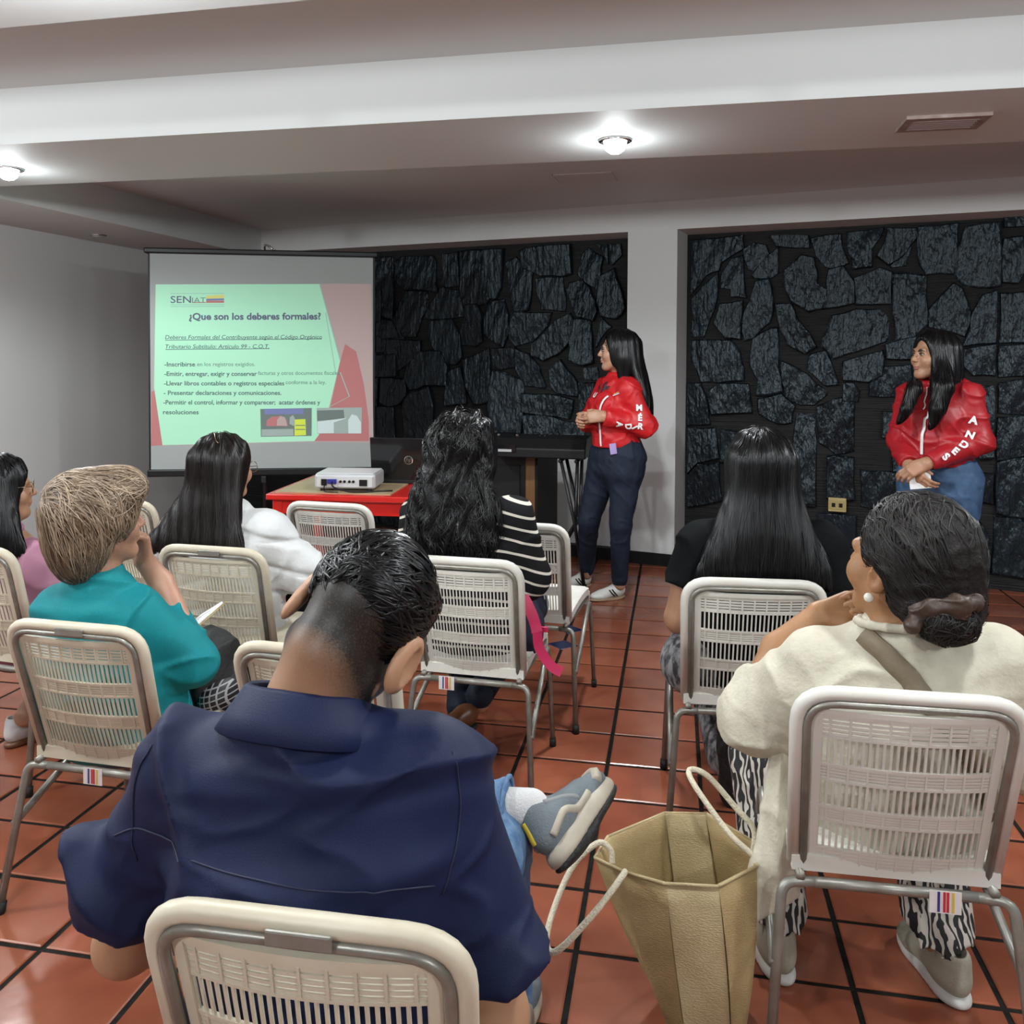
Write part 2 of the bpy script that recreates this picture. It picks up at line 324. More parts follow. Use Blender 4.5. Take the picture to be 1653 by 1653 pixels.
# slate wall behind the bays: dark backing and single stones
sb = MB(); wallbox(sb, -4.6, 5.2, 0.0, ZH + 0.02, 0.30, 0.45)
slate = tag(sb.build('wall_slate', M['slate_back']), kind='structure')
STONES=[[(-2.33,2.24),(-1.97,2.22),(-1.94,2.18),(-1.94,2.01),(-1.92,1.93),(-2.01,1.95),(-2.23,1.96),(-2.33,2.05)],
[(-1.88,2.23),(-1.74,2.24),(-1.73,1.98),(-1.79,1.97),(-1.89,1.98)],
[(-1.72,2.24),(-1.51,2.24),(-1.46,1.87),(-1.49,1.83),(-1.69,1.82),(-1.72,1.94)],
[(-1.51,2.24),(-1.34,2.24),(-1.36,1.95),(-1.4,1.87),(-1.46,1.87)],
[(-2.22,1.95),(-2.02,1.94),(-2.01,1.82),(-2.07,1.72),(-2.12,1.58),(-2.24,1.59),(-2.33,1.72)],
[(-1.89,1.97),(-1.74,1.94),(-1.68,1.74),(-1.82,1.72),(-2.06,1.72),(-1.99,1.84)],
[(-2.0,1.7),(-1.79,1.71),(-1.72,1.59),(-1.7,1.42),(-1.75,1.36),(-1.85,1.36),(-1.95,1.48),(-2.01,1.59)],
[(-1.66,1.82),(-1.56,1.82),(-1.52,1.74),(-1.52,1.54),(-1.58,1.5),(-1.71,1.51),(-1.72,1.6),(-1.67,1.72)],
[(-2.39,1.56),(-2.08,1.54),(-2.08,1.44),(-2.19,1.36),(-2.38,1.25),(-2.45,1.36)],
[(-2.07,1.45),(-1.9,1.46),(-1.82,1.34),(-1.82,1.19),(-2.02,1.19),(-2.16,1.15),(-2.23,1.24),(-2.19,1.36)],
[(-1.81,1.3),(-1.71,1.34),(-1.67,1.18),(-1.66,1.05),(-1.84,1.03),(-1.83,1.19)],
[(-1.7,1.39),(-1.47,1.48),(-1.45,1.3),(-1.45,1.14),(-1.47,1.07),(-1.58,1.05),(-1.66,1.18)],
[(-2.16,1.12),(-1.99,1.17),(-1.95,1.02),(-1.95,.77),(-2.24,.73),(-2.24,1.06)],
[(-2.45,1.24),(-2.22,1.23),(-2.2,1.1),(-2.26,1.03),(-2.33,1.01),(-2.45,1.04)],
[(-2.48,2.23),(-2.34,2.23),(-2.33,1.73),(-2.45,1.76),(-2.49,1.94)],
[(-2.49,1.71),(-2.34,1.71),(-2.27,1.57),(-2.41,1.56),(-2.48,1.59)],
[(-2.49,1.0),(-2.33,1.0),(-2.31,.73),(-2.49,.72)],
[(-1.33,2.14),(-1.24,2.18),(-1.18,2.09),(-1.1,2.07),(-1.11,1.93),(-1.13,1.78),(-1.26,1.77),(-1.29,1.91),(-1.3,2.02)],
[(-1.14,2.24),(-.8,2.25),(-.79,2.04),(-.84,2.02),(-1.03,2.03),(-1.09,2.06),(-1.18,2.1),(-1.2,2.22)],
[(-1.08,2.01),(-.86,2.01),(-.84,1.9),(-.84,1.76),(-1.03,1.78),(-1.07,1.91)],
[(-.7,2.19),(-.65,2.22),(-.54,2.15),(-.56,2.02),(-.59,1.92),(-.69,1.98),(-.74,2.03)],
[(-.49,2.24),(-.41,2.24),(-.4,2.16),(-.47,2.09),(-.48,2.15)],
[(-.8,1.97),(-.7,1.99),(-.64,1.93),(-.6,1.84),(-.58,1.76),(-.61,1.69),(-.73,1.72),(-.78,1.81),(-.82,1.91)],
[(-.56,2.01),(-.45,2.06),(-.4,1.91),(-.37,1.78),(-.44,1.7),(-.55,1.72),(-.58,1.82)],
[(-1.51,1.74),(-1.44,1.85),(-1.34,1.86),(-1.3,1.74),(-1.29,1.61),(-1.34,1.5),(-1.43,1.54),(-1.51,1.6)],
[(-1.24,1.76),(-.95,1.75),(-.98,1.65),(-1.09,1.54),(-1.24,1.5),(-1.29,1.56),(-1.28,1.67)],
[(-.8,1.74),(-.77,1.69),(-.79,1.54),(-.89,1.44),(-1.0,1.39),(-1.1,1.43),(-1.09,1.52),(-.99,1.6),(-.91,1.69)],
[(-.76,1.7),(-.63,1.69),(-.62,1.58),(-.61,1.38),(-.69,1.36),(-.79,1.4),(-.79,1.53)],
[(-1.44,1.48),(-1.24,1.49),(-1.24,1.34),(-1.35,1.32),(-1.42,1.34)],
[(-1.23,1.48),(-1.13,1.44),(-1.05,1.36),(-.99,1.2),(-1.0,1.18),(-1.16,1.2),(-1.23,1.31)],
[(-1.43,1.31),(-1.35,1.3),(-1.18,1.24),(-1.17,.99),(-1.19,.84),(-1.4,.83),(-1.46,1.03)],
[(-.87,1.4),(-.81,1.32),(-.74,1.24),(-.72,1.17),(-.73,1.13),(-.89,1.15),(-.94,1.19),(-.96,1.32)],
[(-1.17,1.14),(-.97,1.14),(-.77,1.1),(-.8,.96),(-.97,.98),(-1.17,1.0)],
[(-1.17,.97),(-1.02,.98),(-.84,.94),(-.69,.93),(-.68,.84),(-.93,.82),(-1.14,.83)],
[(-.54,1.7),(-.47,1.64),(-.55,1.56),(-.59,1.49),(-.57,1.63)],
[(-.72,1.22),(-.6,1.23),(-.62,.95),(-.72,.96)],
[(-.69,1.34),(-.58,1.35),(-.57,1.25),(-.68,1.26)],
[(-.6,2.25),(-.51,2.24),(-.5,2.1),(-.53,2.16)],
[(.1,2.24),(.45,2.25),(.46,2.16),(.31,2.07),(.3,2.02),(.21,1.99),(.12,1.88),(.1,1.85)],
[(.38,2.1),(.46,2.12),(.48,1.83),(.38,1.84),(.38,1.89),(.31,1.9),(.31,2.0)],
[(.46,2.16),(.53,2.2),(.61,2.18),(.63,2.12),(.53,2.01),(.5,2.02),(.47,2.09)],
[(.64,2.12),(.69,2.16),(.69,1.99),(.65,1.96),(.54,1.96),(.52,1.98)],
[(.64,2.24),(.88,2.23),(.89,2.15),(.82,2.15),(.68,2.17)],
[(.89,2.21),(1.08,2.23),(1.09,2.14),(1.13,2.04),(1.05,2.0),(.99,2.02),(.93,2.09)],
[(.84,2.1),(.92,2.08),(.94,1.99),(.94,1.91),(1.0,1.87),(1.0,1.75),(.89,1.73),(.78,1.8),(.73,1.92),(.74,2.01)],
[(.55,1.94),(.63,1.95),(.65,1.89),(.66,1.73),(.64,1.66),(.54,1.56),(.48,1.54),(.46,1.6),(.47,1.72),(.51,1.81)],
[(.11,1.83),(.29,2.0),(.29,1.89),(.28,1.8),(.24,1.69),(.2,1.57),(.11,1.57)],
[(.31,1.79),(.46,1.81),(.46,1.73),(.45,1.55),(.35,1.56),(.27,1.66)],
[(.11,1.54),(.38,1.54),(.44,1.46),(.47,1.35),(.47,1.27),(.3,1.25),(.18,1.25),(.11,1.4)],
[(.53,1.55),(.65,1.62),(.69,1.62),(.7,1.44),(.7,1.35),(.73,1.2),(.56,1.17),(.57,1.27),(.51,1.4)],
[(.68,1.78),(.78,1.78),(.82,1.68),(.9,1.58),(.94,1.5),(.87,1.45),(.76,1.51),(.71,1.61)],
[(1.01,2.0),(1.1,2.02),(1.17,1.91),(1.17,1.78),(1.0,1.75),(1.0,1.87)],
[(.9,1.44),(1.0,1.47),(1.06,1.32),(1.08,1.25),(1.0,1.24),(.89,1.34)],
[(1.04,1.7),(1.18,1.74),(1.33,1.74),(1.38,1.66),(1.38,1.57),(1.36,1.53),(1.2,1.47),(1.05,1.42),(.98,1.5),(1.01,1.6)],
[(.72,1.4),(.89,1.31),(1.0,1.21),(1.01,1.18),(.93,1.11),(.84,1.11),(.75,1.16),(.73,1.25)],
[(.09,1.24),(.18,1.24),(.24,1.06),(.25,.96),(.09,.95)],
[(.23,1.18),(.31,1.24),(.5,1.24),(.53,1.05),(.26,1.03)],
[(.57,1.14),(.72,1.18),(.81,1.1),(.79,.99),(.7,.98),(.58,1.04)],
[(.82,1.04),(.94,1.05),(.95,.87),(.95,.45),(.82,.44),(.8,.8)],
[(.95,1.1),(1.06,1.15),(1.18,1.19),(1.18,.82),(1.07,.79),(.97,.86)],
[(1.02,.77),(1.18,.77),(1.19,.5),(1.02,.5)],
[(.09,.93),(.28,.93),(.31,.73),(.17,.69),(.1,.61)],
[(.1,.59),(.17,.67),(.31,.69),(.33,.43),(.1,.37)],
[(.97,.39),(1.2,.39),(1.2,.19),(.98,.17)],
[(1.12,2.24),(1.34,2.26),(1.32,2.2),(1.27,2.12),(1.27,2.01),(1.16,2.0),(1.13,2.12)],
[(1.36,2.25),(1.53,2.24),(1.53,2.18),(1.47,2.09),(1.37,2.02),(1.3,2.08),(1.34,2.15)],
[(1.5,2.13),(1.5,2.11),(1.47,2.01),(1.39,2.0),(1.38,2.01)],
[(1.54,2.25),(1.76,2.26),(1.76,2.14),(1.74,1.95),(1.59,1.95),(1.55,2.02)],
[(1.8,2.23),(1.98,2.25),(2.0,1.87),(1.95,1.86),(1.8,1.88),(1.74,1.96),(1.75,2.07),(1.78,2.14)],
[(2.01,2.15),(2.11,2.16),(2.13,1.96),(2.09,1.88),(2.01,1.89),(2.0,2.01)],
[(1.17,1.94),(1.32,2.0),(1.39,1.97),(1.39,1.77),(1.18,1.77)],
[(1.39,1.96),(1.59,1.94),(1.59,1.8),(1.6,1.64),(1.53,1.56),(1.42,1.54),(1.4,1.74)],
[(1.74,1.89),(1.79,1.86),(1.84,1.71),(1.83,1.62),(1.81,1.56),(1.76,1.58),(1.61,1.62),(1.6,1.72),(1.68,1.82)],
[(1.9,1.81),(1.98,1.84),(1.98,1.52),(1.8,1.5),(1.84,1.6),(1.85,1.71)],
[(2.0,1.82),(2.14,1.83),(2.15,1.52),(2.0,1.52)],
[(2.0,1.5),(2.15,1.51),(2.15,1.32),(2.0,1.31)],
[(1.8,1.48),(1.98,1.51),(1.98,1.32),(1.86,1.32),(1.8,1.38)],
[(1.36,1.51),(1.54,1.56),(1.52,1.42),(1.37,1.42)],
[(1.11,1.4),(1.34,1.47),(1.35,1.38),(1.34,1.31),(1.26,1.27),(1.11,1.28)],
[(1.36,1.37),(1.5,1.38),(1.52,1.31),(1.49,1.22),(1.44,1.18),(1.27,1.18),(1.27,1.26)],
[(1.11,1.26),(1.17,1.26),(1.21,1.21),(1.2,1.14),(1.11,1.14)],
[(2.01,2.28),(2.13,2.28),(2.14,2.22),(2.01,2.22)],
[(1.53,1.37),(1.78,1.38),(1.79,1.19),(1.53,1.18)],
[(2.0,1.27),(2.14,1.3),(2.15,1.09),(2.0,1.09)],
[(2.0,1.06),(2.15,1.08),(2.15,.84),(2.0,.8)],
[(2.0,.78),(2.15,.82),(2.16,.46),(2.0,.48)],
[(1.99,.45),(2.12,.45),(2.16,.42),(2.17,.09),(1.98,.1)],
[(1.9,.72),(1.98,.71),(1.98,.53),(1.89,.54)],
[(1.9,1.24),(1.98,1.25),(1.98,.82),(1.9,.81),(1.89,.93)],
[(1.9,.43),(1.93,.39),(1.97,.27),(1.97,.12),(1.91,.12)]]
def in_poly(x, y, P):
    c = False; n = len(P)
    for i in range(n):
        (x1, y1), (x2, y2) = P[i], P[(i + 1) % n]
        if (y1 > y) != (y2 > y) and x < (x2 - x1) * (y - y1) / (y2 - y1) + x1: c = not c
    return c
def add_stone(P):
    A = sum(P[i][0] * P[(i + 1) % len(P)][1] - P[(i + 1) % len(P)][0] * P[i][1] for i in range(len(P)))
    if A < 0: P = P[::-1]
    n = len(P); cx = sum(p[0] for p in P) / n; cz = sum(p[1] for p in P) / n
    # roughen the outline
    Q = []
    for i in range(n):
        a, b = P[i], P[(i + 1) % n]; Q.append(a)
        if math.hypot(a[0] - b[0], a[1] - b[1]) > 0.09:
            Q.append(((a[0] + b[0]) / 2 + random.uniform(-.008, .008), (a[1] + b[1]) / 2 + random.uniform(-.008, .008)))
    n = len(Q); base = 0.30; pr = random.uniform(0.015, 0.05)
    tx, tz = random.uniform(-.10, .10), random.uniform(-.10, .10); P0 = Q; Q = [(cx + (a - cx) * 1.06, cz + (b_ - cz) * 1.06) for a, b_ in P0]
    v = []
    for k, (sc, dp) in enumerate(((1.0, 0.012), (0.985, -pr + 0.006), (0.93, -pr))):
        for p in Q:
            x = cx + (p[0] - cx) * sc; z = cz + (p[1] - cz) * sc
            tilt = (tx * (x - cx) + tz * (z - cz)) * (1 if k else 0)
            rag = random.uniform(-.002, .002) if k == 1 else 0
            v.append(wp(x, z, base + dp + tilt + rag))
    f = []
    for r in (0, 1):
        for i in range(n): f.append((r * n + i, r * n + (i + 1) % n, (r + 1) * n + (i + 1) % n, (r + 1) * n + i))
    f.append(tuple(2 * n + i for i in range(n)))
    c = Vector(wp(cx, cz, base))
    o = mesh_obj('slate_stone', [Vector(p) - c for p in v], f, M['slate'], slate, loc=c)
    return o
for P in STONES: add_stone(P)
# plain courses where people and furniture stand in front of the wall
def clear(u, z, m=0.03):
    return not any(in_poly(u + a, z + b, P) for P in STONES for a, b in ((0, 0), (m, 0), (-m, 0), (0, m), (0, -m)))
random.seed(11)
z = 0.03
while z < 1.0:
    hgt = random.uniform(0.16, 0.26); u = -3.2 + random.uniform(0, .1)
    while u < 2.75:
        w = random.uniform(0.14, 0.32)
        if not (-0.95 < u + w and u < 0.12):
            c = (u + w / 2, z + hgt / 2)
            if all(clear(u + w * a, z + hgt * b) for a in (0.06, .5, .94) for b in (0.06, .5, .94)):
                j = lambda: random.uniform(-.012, .012)
                add_stone([(u + j(), z + j()), (u + w / 2, z + j()), (u + w - .012 + j(), z + j()), (u + w - .012 + j(), z + hgt - .012 + j()), (u + w / 2, z + hgt - .01 + j()), (u + j(), z + hgt - .012 + j())])
        u += w
    z += hgt
random.seed(5)
# far-right and far-left upper stones beyond the traced area
for u0, u1 in ((-3.3, -2.5), (2.22, 2.75)):
    z = 1.0
    while z < 2.2:
        hgt = random.uniform(.18, .3); u = u0
        while u < u1:
            w = random.uniform(.16, .3); j = lambda: random.uniform(-.012, .012)
            zt = min(z + hgt - .014, 2.26)
            add_stone([(u + j(), z + j()), (u + w - .014 + j(), z + j()), (u + w - .014 + j(), zt + j()), (u + j(), zt + j())]); u += w
        z += hgt
# ceiling fittings
for i, (bx_, by_) in enumerate(BULBS[:3] + BULBS[3:7]):
    lab = ['glowing round downlight in the ceiling beam at the left picture edge', 'glowing round downlight in the ceiling beam above the pillar', 'round downlight in the ceiling beam outside the right picture edge'][i] if i < 3 else 'round downlight in the near ceiling beam overhead, ' + ['farthest left', 'second from the left', 'third from the left', 'farthest right'][i - 3]
    e = empty('downlight', (bx_, by_, ZB), 0, lab, 'downlight', 'downlights in the ceiling beams')
    MB().lathe([(0.064, 0.0), (0.064, -0.007), (0.054, -0.011), (0.047, -0.004)], n=28).build('trim_ring', M['chrome'], e, True)
    MB().lathe([(0.045, 0.0), (0.043, -0.018), (0.036, -0.038), (0.020, -0.050), (0.004, -0.054)], n=24).build('bulb', M['bulb'], e, True)
e = empty('soffit_downlight', (-3.95, 5.35, ZB), 0, 'small unlit round downlight in the left ceiling soffit', 'downlight')
MB().lathe([(0.06, 0.0), (0.06, -0.006), (0.05, -0.01), (0.042, -0.002)], n=24).build('trim_ring', M['chrome'], e, True)
MB().lathe([(0.04, 0.0), (0.036, -0.012), (0.01, -0.016)], n=20).build('bulb', M['silver_plastic'], e, True)
e = empty('air_vent', (0.905, 3.255, ZB), math.radians(-1.6), 'rusty white rectangular air vent in the ceiling beam', 'air vent')
fr = MB()
for a, b in (((-.135, -.09), (.135, -.068)), ((-.135, .068), (.135, .09)), ((-.135, -.068), (-.108, .068)), ((.108, -.068), (.135, .068))):
    fr.box((a[0], a[1], -.012), (b[0], b[1], 0))
fr.build('vent_frame', mat('rusty_vent_frame', (.36, .29, .27), .5, vary=(14, .2, (.2, .13, .11))), e)
MB().box((-.108, -.068, .001), (.108, .068, .004)).build('vent_cavity', M['trim_black'], e)
for k in range(5):
    MB().beam((-.106, -.052 + k * .026, -.006), (.106, -.052 + k * .026, -.006), .02, .003, up=(0, .5, .86)).build('vent_slat', mat('vent_slat', (.33, .29, .29), .5) if k == 0 else bpy.data.materials['vent_slat'], e)
pn = MB()
pa, pb = Vector((-.69, 4.92, ZC)), Vector((-.34, 5.15, ZC))
e = empty('ceiling_hatch', (-.53, 5.05, ZC), math.radians(-4), 'patched-over square hatch outline in the far ceiling', 'hatch')
MB().box((-.17, -.12, -.006), (.17, .12, 0)).build('hatch_panel', mat('hatch_paint', (.56, .55, .55), .6), e)
MB().box((-.176, -.127, -.002), (-.17, .127, 0)).box((-.176, .12, -.002), (.1, .127, 0)).build('hatch_gap', M['trim_black'], e)
# socket box on the slate wall
e = empty('wall_socket', wp(1.087, .463, .26), math.radians(-13.5), 'small beige wall socket box on the dark slate wall', 'socket')
mso = mat('beige_plastic_box', (.50, .40, .17), .5)
MB().box((-.055, -.02, -.045), (.055, .02, .045)).build('box', mso, e, bevel=.004)
MB().box((-.048, -.024, -.03), (.048, -.019, .032)).build('face_plate', mat('beige_face_plate', (.42, .33, .13), .45), e, bevel=.003)
for sx in (-1, 1):
    MB().box((sx * .022 - .011, -.026, -.014), (sx * .022 + .011, -.0235, .012)).build('outlet', M['trim_black'], e)

# ------------------------------------------------------------------ chairs
HW = 0.205
def back_y(z): return -0.105 * (z - 0.40) / 0.385
def frame_path(hw, zt, zb, dy, rad):
    pts = [(-hw * .93, back_y(zb) + dy, zb), (-hw, back_y(zt) + dy, zt), (hw, back_y(zt) + dy, zt), (hw * .93, back_y(zb) + dy, zb)]
    return arc_path(pts, rad, 6)
def make_chair(name, plastic):
    root = bpy.data.objects.new(name, None); root.empty_display_size = .1; link(root)
    # back rest shell: rolled outer rim, inner panel with lattice
    mb = MB()
    MB().tube(frame_path(HW - .012, .782, .40, .006, .07), .0140, 14).build('back_rim', plastic, root, True)
    pw = .165
    def pt(x, s, d=0.0):
        """point on the bulged panel: x across, s height 0..1 from seat to top, d towards the sitter"""
        z = .425 + s * (.752 - .425); hw = pw * (.95 + .05 * s)
        return (x * hw, back_y(z) + .004 - .026 * (1 - x * x) * (1 - .35 * (2 * s - 1) ** 2) + d, z)
    def strip(x0, x1, s0, s1, t=.006, nx=1, ns=1):
        v = []; f = []
        for dd in (-t / 2, t / 2):
            for a in range(ns + 1):
                for b in range(nx + 1): v.append(pt(x0 + (x1 - x0) * b / nx, s0 + (s1 - s0) * a / ns, dd))
        K = (nx + 1) * (ns + 1)
        idx = lambda l, a, b: l * K + a * (nx + 1) + b
        for a in range(ns):
            for b in range(nx):
                f.append((idx(0, a, b), idx(0, a, b + 1), idx(0, a + 1, b + 1), idx(0, a + 1, b)))
                f.append((idx(1, a, b), idx(1, a + 1, b), idx(1, a + 1, b + 1), idx(1, a, b + 1)))
        for b in range(nx):
            f.append((idx(0, 0, b), idx(1, 0, b), idx(1, 0, b + 1), idx(0, 0, b + 1))); f.append((idx(0, ns, b), idx(0, ns, b + 1), idx(1, ns, b + 1), idx(1, ns, b)))
        for a in range(ns):
            f.append((idx(0, a, 0), idx(0, a + 1, 0), idx(1, a + 1, 0), idx(1, a, 0))); f.append((idx(0, a, nx), idx(1, a, nx), idx(1, a + 1, nx), idx(0, a + 1, nx)))
        mb.add(v, f)
    # side stiles and top roll
    for sx in (-1, 1): strip(sx * 1.0, sx * .90, -.02, .97, .012, 1, 8)
    strip(-.97, .97, .965, 1.0, .011, 14, 1)
    bands = [(.825, .955, 5), (.535, .635, 5), (.255, .345, 5)]
    for s0, s1, n in bands:
        for k in range(n):
            c = s0 + (s1 - s0) * (k + .5) / n
            strip(-.92, .92, c - .0080, c + .0080, .004, 14, 1)
        strip(-.92, .92, s0 - .012, s0 + .004, .007, 14, 1)
        strip(-.92, .92, s1 - .004, s1 + .012, .007, 14, 1)
        for k in range(9):
            x = -.82 + 1.64 * k / 8; strip(x - .012, x + .012, s0, s1, .008)
    rows = [(.635, .825), (.345, .535), (.055, .255)]
    for s0, s1 in rows:
        for k in range(26):
            x = -.90 + 1.80 * k / 25; strip(x - .0125, x + .0125, s0, s1, .0045, 1, 2)
    # lower solid lip rolling into the seat, with fine ribs
    for k in range(5):
        s0 = .055 - .024 * k; strip(-.93, .93, s0 - .022, s0, .006, 14, 1)
    for k in range(9):
        x = -.82 + 1.64 * k / 8; strip(x - .012, x + .012, -.065, .05, .009)
    mb.build('backrest', plastic, root)
    MB().tube(frame_path(HW - .0285, .764, .385, -.006, .055), .0078, 8).build('back_frame', M['tube'], root, True)
    # seat shell
    st = MB()
    nY = 18
    def sz(t): return .418 + .02 * math.sin(t * 2.6) - (.05 * max(0, (t - .86) / .14) ** 2)
    prof = []
    for k in range(nY + 1):
        t = k / nY; y0 = -.015 + t * .42
        for a, b in ((0, 0), (.72, 0)) if k < nY else ((0, 0),):
            prof.append((y0 + a * .42 / nY, sz(t) + (0 if a == 0 else .0)))
    v = []; f = []
    for i, (y0, z0) in enumerate(prof):
        rib = .003 if i % 2 else -.001
        hw = .186
        for x, dz in ((-hw, -.028), (-hw, 0), (-hw + .02, .004 + rib), (hw - .02, .004 + rib), (hw, 0), (hw, -.028)): v.append((x, y0, z0 + dz))
    for i in range(len(prof) - 1):
        for k in range(5): f.append((i * 6 + k, i * 6 + k + 1, (i + 1) * 6 + k + 1, (i + 1) * 6 + k))
        f.append((i * 6 + 5, i * 6, (i + 1) * 6, (i + 1) * 6 + 5))
    f.append((0, 1, 2, 3, 4, 5)); n0 = (len(prof) - 1) * 6; f.append(tuple(n0 + k for k in range(5, -1, -1)))
    st.add(v, f); st.build('seat', plastic, root)
    fr = MB()
    for sx in (-1, 1): fr.tube([(sx * .172, -.03, .386), (sx * .176, .16, .388), (sx * .178, .38, .394)], .0095, 8)
    fr.tube([(-.178, .30, .380), (.178, .30, .380)], .0085, 8)
    fr.build('seat_frame', M['tube'], root, True)
    MB().tube([(-.15, -.02, .372), (.15, -.02, .372)], .0105, 8).build('cross_rail', M['tube'], root, True)
    for sx in (-1, 1):
        p = arc_path([(sx * .145, -.02, .372), (sx * .205, -.025, .372), (sx * .235, -.09, .012)], .06, 6)
        lg = MB().tube(p, .0105, 8).build('leg', M['tube'], root, True)
        MB().tube([(sx * .2335, -.087, .03), (sx * .2355, -.091, 0.0)], .014, 8).build('foot_cap', M['rubber'], lg, True)
        p = arc_path([(sx * .224, -.055, .22), (sx * .200, .335, .405), (sx * .212, .385, .012)], .07, 8)
        lg = MB().tube(p, .0098, 8).build('leg', M['tube'], root, True)
        MB().tube([(sx * .2115, .384, .03), (sx * .2122, .386, 0.0)], .013, 8).build('foot_cap', M['rubber'], lg, True)
    return root
chairW = make_chair('patio_chair', M['white_plastic'])
chairB = make_chair('patio_chair', M['beige_plastic'])
CH = {}
usedW = usedB = False
def chair(key, mid, yaw, T, width, beige, label, sticker=None):
    """mid = middle of the top rail on plan; T = height of the top rail"""
    global usedW, usedB
    if beige: o = copy_tree(chairB) if usedB else chairB; usedB = True
    else: o = copy_tree(chairW) if usedW else chairW; usedW = True
    a = math.radians(yaw); lean = .105
    o.location = (mid[0] - math.sin(a) * lean, mid[1] + math.cos(a) * lean, 0)
    o.rotation_euler = (0, 0, a)
    s = width / .41; o.scale = (s, 1, T / .795)
    tag(o, label, 'chair', 'lattice-backed patio chairs')
    CH[key] = o
    return o
copies = [
 ('cream', (.437, 1.696), 1.7, .800, .43, False, 'white lattice-backed chair of the woman in the cream jacket'),
 ('black', (.2275, 2.521), 4.8, .790, .415, False, 'white lattice-backed chair of the woman in the black T-shirt'),
 ('stripe', (-.6445, 2.5995), -2.4, .790, .38, False, 'white lattice-backed chair of the woman in the striped top'),
 ('navy', (-.416, .9025), 1.3, .782, .41, True, 'beige lattice-backed chair of the man in the navy shirt, nearest of all'),
 ('teal', (-1.4445, 1.8465), -1.9, .765, .40, True, 'beige lattice-backed chair of the woman in the teal top'),
 ('white', (-1.5225, 2.616), -2.5, .782, .41, True, 'beige lattice-backed chair of the woman in the white puffer jacket'),
 ('efront', (-.80, 1.80), -4.5, .765, .42, True, 'empty beige lattice-backed chair half hidden behind the man in navy'),
 ('etab', (-1.482, 3.5095), -4.5, .782, .42, False, 'empty white lattice-backed chair in front of the red table'),
 ('eright', (-.575, 3.2065), -5.4, .790, .38, False, 'empty white lattice-backed chair right of the woman in the striped top'),
 ('lback', (-2.372, 3.30), -6.3, .800, .43, True, 'empty beige lattice-backed chair behind the blonde woman\'s head'),
 ('pink', (-2.283, 2.4015), -5.9, .800, .44, True, 'beige lattice-backed chair of the woman in the pink shirt at the left edge'),
]
for c in copies: chair(*c)
mst = {n: mat('sticker_' + n, c, .6) for n, c in dict(red=(.45, .02, .03), blue=(.03, .03, .2), yellow=(.6, .42, .06)).items()}
for key, x in (('cream', .085), ('stripe', -.085), ('teal', .0)):
    st = MB().box((x - .028, -.0335, .342), (x + .028, -.0325, .386)).build('sticker', M['sticker'], CH[key])
    st['label'] = 'white sticker with coloured stripes'
    for n, dx in (('blue', -.012), ('red', -.002), ('red', .004), ('yellow', .013)):
        MB().box((x + dx - .0022, -.0345, .345), (x + dx + .0022, -.0336, .384)).build('printed_stripe', mst[n], st)
# worn metal clip in the top rail of the nearest chair
for key in ('navy', 'teal', 'white'):
    MB().box((-.035, -.122, .765), (.045, -.1165, .785)).build('worn_rail_patch', M['tube'], CH[key], bevel=.003)

# ------------------------------------------------------------------ projection screen
Ls, Rs = Vector((-3.178, 4.790, 0)), Vector((-1.895, 5.218, 0))
sd = (Rs - Ls); SW = sd.length; sx_ = sd.normalized(); sn = Vector((sx_.y, -sx_.x, 0))      # sn towards the audience
SZ0, SZ1 = .712, 2.042; SH = SZ1 - SZ0
ang = math.atan2(sd.y, sd.x)
cS = (Ls + Rs) / 2
scr = empty('projection_screen', (cS.x, cS.y, 0), ang, 'white projection screen with a green slide on a black tripod stand', 'screen')
hw = SW / 2
MB().box((-hw - .012, .002, SZ0 - .0), (hw + .012, .006, SZ1 + .0)).build('black_border', M['trim_black'], scr)
MB().box((-hw, -.002, SZ0), (hw, .002, SZ1)).build('screen_cloth', M['screen'], scr)
MB().box((-hw - .03, -.03, SZ1), (hw + .03, .035, SZ1 + .034)).build('top_case', M['black_plastic'], scr, bevel=.008)
MB().box((-hw - .02, -.02, SZ0 - .045), (hw + .02, .025, SZ0)).build('bottom_bar', M['black_plastic'], scr, bevel=.008)
MB().tube([(0.0, .06, .06), (0, .06, SZ1 + .03)], .014, 10).build('pole', M['dark_metal'], scr, True)
hk = MB().tube(arc_path([(.0, .06, SZ1 + .03), (.0, .045, SZ1 + .075), (.035, .0, SZ1 + .06), (.075, -.01, SZ1 + .03)], .02, 4), .007, 8)
hk.build('hook', M['chrome'], scr, True)
MB().box((-.015, -.012, .62), (.015, .075, .664)).build('clamp', M['dark_metal'], scr, bevel=.004)
for k in range(3):
    t = math.radians(90 + 120 * k)
    MB().tube([(0, .06, .42), (.42 * math.cos(t), .06 + .42 * math.sin(t), .0)], .009, 8).build('tripod_leg', M['dark_metal'], scr, True)
# the projected slide. local slide coordinates: a across 0..1, b down 0..1 of the cloth
def emat(name, col, e=1.0):
    return mat(name, col, .8, emit=(col, e))
E0 = .30
SM = dict(green=emat('slide_green', (.285, .545, .385), E0), red=emat('slide_red', (.33, .125, .125), E0 * .8), pink=emat('slide_pink', (.33, .255, .245), E0 * .8),
          dark=emat('slide_dark_text', (.06, .095, .10), .2), title=emat('slide_title_text', (.085, .09, .15), .2), grey=emat('slide_grey_text', (.10, .18, .15), .3),
          yel=emat('slide_yellow', (.45, .45, .14), E0), blue=emat('slide_blue', (.12, .14, .28), E0), lime=emat('slide_lime', (.42, .50, .05), E0),
          photo=emat('slide_photo_dark', (.10, .13, .12), E0), photo2=emat('slide_photo_mid', (.23, .28, .26), E0), white=emat('slide_photo_white', (.40, .48, .47), E0), line=emat('slide_line', (.20, .36, .30), .4))
